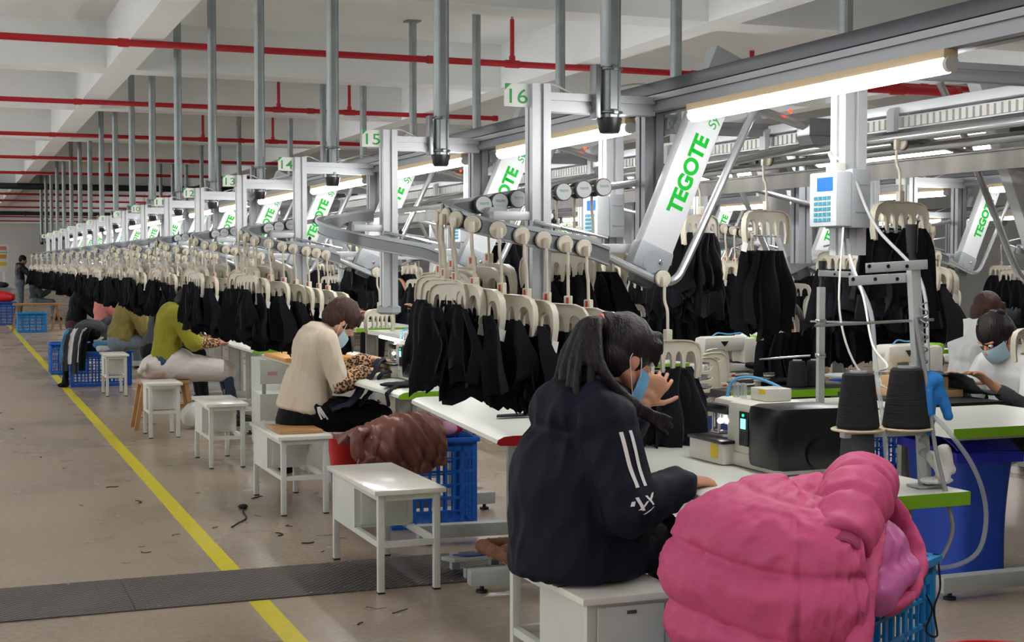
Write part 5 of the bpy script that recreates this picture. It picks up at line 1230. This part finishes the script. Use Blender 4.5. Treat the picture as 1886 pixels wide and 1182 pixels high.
# pink puffer jacket thrown over the crate
b = V((2.18, 3.28, .65)); t = empty('puffer_jacket', 'bright pink quilted puffer jacket thrown over the bright blue crate', 'jacket', b)
hem = [(1.93, 3.6), (1.835, 3.45), (1.83, 3.25), (1.885, 3.06), (1.955, 2.94), (2.02, 2.885), (2.075, 2.885)]
hp = bez([V((x, y, 0)) for x, y in hem], 8)
PRF = bez([V((z, i, 0)) for z, i in ((.395, .03), (.46, .0), (.54, .0), (.62, -.012), (.69, .005), (.76, .03), (.81, .08), (.845, .15), (.87, .24), (.868, .33), (.83, .42), (.76, .5))], 5)
def drape(u, v):
    i = min(u*(len(hp)-1), len(hp)-1.001); a = hp[int(i)].lerp(hp[int(i)+1], i-int(i))
    j = min(v*(len(PRF)-1), len(PRF)-1.001); q = PRF[int(j)].lerp(PRF[int(j)+1], j-int(j))
    c = V((2.22, 3.36, 0)); d = (c-a).normalized(); z = q.x; ins = q.y
    L = (c-a).length; ins = min(ins, L*.8)
    sag = .03*math.exp(-((u-.62)/.16)**2)*max(0, (v-.55))*2
    p = a+d*ins; p.z = z-sag+.012*math.sin(u*5)*v
    n1 = noise.noise(V((u*4, v*4, 0))); n2 = noise.noise(V((u*9+v*4, v*9-u*3, 4))); n3 = noise.noise(V((u*24-v*8, v*18+u*6, 8)))
    w = .022*n1+.017*(.3-abs(n2)*1.3)+.006*(.3-abs(n3)*1.2)
    for sm_ in (.17, .37, .66): w -= .013*math.exp(-((v-sm_-.012*math.sin(u*9))/.012)**2)
    w += .01*abs(math.sin((v-.17)/.2*PI))*(v < .6)
    w -= .007*math.exp(-((u-.6-.02*math.sin(v*6))/.008)**2)*(v < .6)
    w *= 1-max(0, (v-.85)/.15); up = min(1, max(0, (v-.5)*3)); return p-d*w*(1-up)+V((0, 0, w*up))
mb = MB(); mb.grid(drape, 120, 96); bmesh.ops.recalc_face_normals(mb.bm, faces=mb.bm.faces); solid(mb.bm, .012); mb.build('quilted_body', 'pink', t, b, ang=80)
mb = MB(); mb.cap((2.05, 3.38, .78), .09, (2.28, 3.42, .8), .095, 14, .8); mb.cap((2.08, 3.2, .75), .1, (2.25, 3.3, .77), .1, 14, .8); me = fuse(mb, .009, 4, wr(.016, 10)); shift(me, b); link('hood', me, 'pink', t)
mb = MB(); mb.tube(bez([(2.44, 3.42, .81), (2.35, 3.3, .855), (2.22, 3.14, .85), (2.12, 3.03, .8), (2.065, 2.975, .765)], 5), [.078+.024*math.sin(PI*min(1, (i+3)/20)) for i in range(21)], 16, flat=.92)
def slv(co, n):
    a = noise.noise(co*11); c = noise.noise(V((co.x*18, co.y*18, co.z*8))); d = ((co-V((2.065, 2.975, .765))).length)
    return .013*(.5*a+.7*(.3-abs(c)*1.3))-.016*math.exp(-((d-.17)/.014)**2)-.014*math.exp(-((d-.3)/.014)**2)-.02*math.exp(-(d/.035)**2)
me = fuse(mb, .008, 4, slv); shift(me, b); link('sleeve', me, 'pink', t)
mb = MB(); cdir = V((-.62, -.66, -.4)).normalized(); mb.lathe(V((2.055, 2.96, .755)), [(.05, -.02), (.052, .02), (.047, .024), (.04, .02), (.038, -.03)], 22, cdir); mb.build('cuff', 'pinkcuff', t, b)
band = bez([(2.015, 2.855, .39), (2.030, 2.86, .52), (2.070, 2.9, .64), (2.120, 2.95, .72), (2.190, 3.03, .76), (2.310, 3.18, .8)], 6)
mb = MB(); sweep(mb, band, .03, .03); mb.tube(band, .036, 10, flat=.45, up=(1, -1, 0)); me = fuse(mb, .007, 3, wr(.006, 18)); shift(me, b); link('front_placket', me, 'pink', t)
mb = MB(); mb.tube(bez([(2.270, 3.26, .85), (2.380, 3.25, .81), (2.440, 3.23, .735), (2.420, 3.16, .64), (2.330, 3.08, .585), (2.210, 3.0, .58)], 6), [.03, .036, .042]+[.046]*25+[.04, .034, .026], 12, flat=.42, up=(.5, .4, -.6)); me = fuse(mb, .008, 3, wr(.012, 13)); shift(me, b); link('collar', me, 'pink', t)
mb = MB(); mb.ell((2.25, 3.14, .7), (.16, .1, .1), Matrix.Rotation(R(31), 3, 'Z'), 14); mb.cap((2.18, 3.0, .62), .05, (2.33, 3.1, .66), .05); me = fuse(mb, .009, 3, wr(.014, 12)); shift(me, b); link('lining', me, 'pinkin', t)
mb = MB(); mb.box((2.045, 2.86, .62), (.035, .006, .012), Matrix.Rotation(R(30), 3, 'Z')); mb.build('pocket_zip', 'pinkcuff', t, b)

def brown(u, v):
    x = 1.97+.52*u; top = .54+.1*math.sin(min(1, u*1.15)*PI*.62)-.05*(u > .85)*(u-.85)*6; w = .2
    prof = [(7.3, .36+.03*math.sin(u*7)), (7.29, .45), (7.33, top-.03), (7.43, top), (7.55, top-.04), (7.66, .5)]
    P = bez([V((0, a, z)) for a, z in prof], 3); j = min(v*(len(P)-1), len(P)-1.001); p = P[int(j)].lerp(P[int(j)+1], j-int(j))
    r = noise.noise(V((u*6+v*5, v*2-u*1.5, 2))); r2 = noise.noise(V((u*15-v*6, v*4, 6))); d = .06*(.35-abs(r)*1.6)+.022*(.3-abs(r2)*1.5)
    return V((x+.03*math.sin(v*5)*(u < .2), p.y-d*(1-v), p.z+d*v))
mb = MB(); mb.grid(brown, 50, 30); bmesh.ops.recalc_face_normals(mb.bm, faces=mb.bm.faces); solid(mb.bm, .01)
jb = mb.build('brown_jacket', 'brown', ang=80); tag(jb, 'brown nylon jacket lying across the blue crate behind the empty stool', 'jacket')
mb = MB(); mb.tube(bez([(2.06, 7.34, .57), (2.0, 7.32, .55), (1.99, 7.31, .47), (2.03, 7.32, .4)], 5), [.03]*3+[.042]*10+[.034]*3, 12, flat=.8); me = fuse(mb, .008, 3, wr(.014, 12)); link('sleeve', me, 'brown', jb)
cloth('red_bag', 'red and plum coloured bag tucked beside the brown jacket on the crate', 'bag', 'redp', [((2.6, 7.55, .57), (.085, .1, .075)), ((2.64, 7.6, .6), (.05, .08, .06))], .008, .012, 12)
cloth('plum_cloth', 'plum coloured cloth bundle in front of the red bag', 'cloth', 'pinklab', [((2.53, 7.5, .6), (.05, .05, .045)), ((2.56, 7.47, .55), (.06, .04, .04))], .008, .01, 14)
cloth('brown_cushion', 'worn brown patterned cushion under the woman in the navy jacket', 'cushion', 'cush', [((1.84, 4.4, .486), (.15, .2, .018)), ((1.75, 4.28, .484), .02, (1.735, 4.0, .478), .013), ((1.7, 4.6, .487), .024, (1.725, 4.3, .482), .022), ((1.7, 4.6, .49), .02, (1.85, 4.62, .485), .022)], .007, .008, 20)
t = empty('striped_garment', 'striped grey, white and light blue garment hanging out of the heaped blue crate', 'clothing', (1.3, 17.5, .5))
for i, (x, m, w, zb) in enumerate(((1.21, 'lblue', .05, .3), (1.255, 'dgrey', .07, .2), (1.31, 'wtop', .06, .28), (1.355, 'dgrey', .06, .16), (1.4, 'wtop', .03, .3), (1.44, 'blackcloth', .08, .2))):
    mb = MB(); sheet(mb, [(x+.12, 17.75, .66), (x+.06, 17.62, .69), (x+.01, 17.5, .62), (x-.02, 17.47, .48), (x-.035, 17.46, zb)], (1, .15, 0), w, .012, 4, i, .012); mb.build('cloth_panel', m, t, (1.3, 17.5, .5))
cloth('blue_garment', 'light blue garment on top of the heaped crate', 'clothing', 'lblue', [((1.6, 17.6, .5), .06, (1.75, 17.6, .52), .05, .7), ((1.76, 17.58, .52), .03, (1.78, 17.52, .4), .03)], .01, .015, 10)
cloth('white_garment', 'crumpled white garment at the back of the heaped crate', 'clothing', 'wtop', [((1.62, 17.55, .45), .04, (1.9, 17.6, .45), .04), ((1.85, 17.6, .48), (.07, .06, .05))], .01, .015, 10)
cloth('black_garment', 'black clothes stuffed into the heaped crate by the yellow line', 'clothing', 'blackcloth', [((1.65, 17.75, .44), (.26, .14, .08)), ((1.5, 17.75, .62), (.16, .12, .09)), ((1.8, 17.75, .6), .07, (1.95, 17.75, .5), .06)], .013, .02, 8)
cloth('black_garment', 'black garment trailing to the floor at the corner of the heaped crate', 'clothing', 'blackcloth', [((1.24, 17.6, .4), .05, (1.22, 17.55, .05), .05, .7), ((1.2, 17.55, .03), (.07, .07, .03))], .011, .014, 9)
cloth('striped_garment', 'grey and blue striped clothes on the stool behind the heaped crate', 'clothing', 'dgrey', [((1.75, 20.2, .58), (.22, .2, .12)), ((1.95, 20.2, .66), .06, (2.1, 20.2, .72), .05)], .014, .02, 8)
cloth('red_clothes', 'heap of red clothes in the far blue crate', 'clothing', 'redp', [((1.1, 36.0, .66), (.28, .2, .14)), ((1.0, 36, .72), (.14, .14, .1))], .016, .03, 7)
cloth('black_bag', 'black rounded bag standing under the table beside the clear plastic bag', 'bag', 'blackcloth', [((2.16, 9.75, .13), (.1, .08, .13)), ((2.16, 9.75, .2), (.09, .07, .1))], .01, .006, 9)
cloth('clear_bag', 'crumpled clear plastic bag on the floor under the steel cabinet', 'bag', 'bag', [((2.13, 10.15, .14), (.12, .1, .13)), ((2.1, 10.15, .25), (.08, .08, .08))], .012, .03, 9)
cloth('white_sack', 'white sack under the wooden stool of the apron worker', 'bag', 'cord', [((2.0, 12.75, .12), (.14, .12, .12))], .012, .02, 8)
# pedal and foot gear under the table with the red edge
b = V((2.32, 6.28, 0)); t = empty('foot_pedal', 'treadle with blue mat on the floor beside the empty stool', 'pedal', b)
mb = MB(); mb.box((2.32, 6.28, .075), (.34, .2, .02), Matrix.Rotation(R(-8), 3, 'X'), .004); mb.b2((2.2, 6.36, 0), (2.24, 6.4, .08)); mb.b2((2.4, 6.36, 0), (2.44, 6.4, .08)); mb.b2((2.2, 6.16, 0), (2.44, 6.2, .05)); mb.build('treadle', 'legs', t, b)
mb = MB(); mb.box((2.33, 6.28, .09), (.25, .17, .006), Matrix.Rotation(R(-8), 3, 'X'), .002); mb.build('mat', 'pedal', t, b)
# lint and threads on the floor
rnd = random.Random(11)
for i in range(26):
    x, y = rnd.uniform(1.3, 2.0), rnd.uniform(5.2, 9.5)
    if i > 14: x, y = rnd.uniform(-.1, 1.1), rnd.uniform(6.9, 14)
    mb = MB(); pts = [V((x, y, .004))]; a = rnd.uniform(0, 6)
    for k in range(rnd.randint(2, 5)): a += rnd.uniform(-1, 1); pts.append(pts[-1]+V((math.cos(a), math.sin(a), 0))*rnd.uniform(.01, .03))
    mb.tube(bez(pts, 3), rnd.uniform(.002, .006), 5, flat=.5, up=(1, 0, 0)); tag(mb.build('lint_thread', 'lint'), 'bit of dark thread lint on the brown floor', 'lint', 'thread lint on the floor')
hose([(1.42, 7.85, .005), (1.47, 7.95, .005), (1.55, 8.1, .005), (1.57, 8.3, .005), (1.6, 8.45, .005)], .004, 'lint', 'thread_strand', 'long dark thread strand with fluff on the floor right of the yellow line'.replace('right of', 'beside'), 'lint')
cloth('thread_fluff', 'small black fluff ball at the end of the long thread strand', 'lint', 'lint', [((1.6, 8.46, .012), (.03, .04, .012))], .006, .006, 40)
# far end of the aisle
b = V((1.2, 47, 0)); t = empty('notice_board', 'notice board with pink, orange and yellow cards at the far end of the hall', 'notice board', b)
mb = MB(); mb.b2((.6, 47, 1.2), (1.62, 47.05, 2.05), .01); mb.b2((.7, 46.98, 0), (.76, 47.05, 1.2)); mb.b2((1.45, 46.98, 0), (1.51, 47.05, 1.2)); mb.build('board', 'plate', t, b)
for z, m in ((1.88, 'salmon'), (1.62, 'keyo'), (1.4, 'yellow')): mb = MB(); mb.b2((1.1, 46.98, z), (1.55, 47, z+.12)); mb.build('card', m, t, b)
mb = MB(); mb.b2((1.1, 46.985, 1.8), (1.6, 47, 1.82)); mb.build('green_strip', 'greennum', t, b)
b = V((.9, 44, 0)); t = empty('steel_desk', 'grey steel desk standing before the notice board', 'desk', b)
mb = MB(); mb.b2((.4, 43.7, .72), (1.6, 44.3, .76), .005); mb.build('top', 'legs', t, b)
mb = MB(); mb.b2((1.1, 43.75, 0), (1.55, 44.25, .72), .005); mb.build('pedestal', 'legs', t, b)
for x in (.43,): 
    for y in (43.74, 44.22): mb = MB(); mb.b2((x, y, 0), (x+.04, y+.04, .72)); mb.build('leg', 'legs', t, b)
cloth('clothes_heap', 'small heap of dark, blue and yellow clothes on the far desk', 'clothing', 'dgrey', [((1.3, 44, .84), (.22, .2, .09))], .016, .03, 7)
mb = MB(); mb.grid(lambda u, v: (9.55+.06*math.sin(v*6)+.1*u, 12.9, 1.75-.62*v), 3, 16); solid(mb.bm, .02); tag(mb.build('red_ribbon', 'redtape'), 'bright red ribbon hanging at the far line above the dark hooded person', 'ribbon')
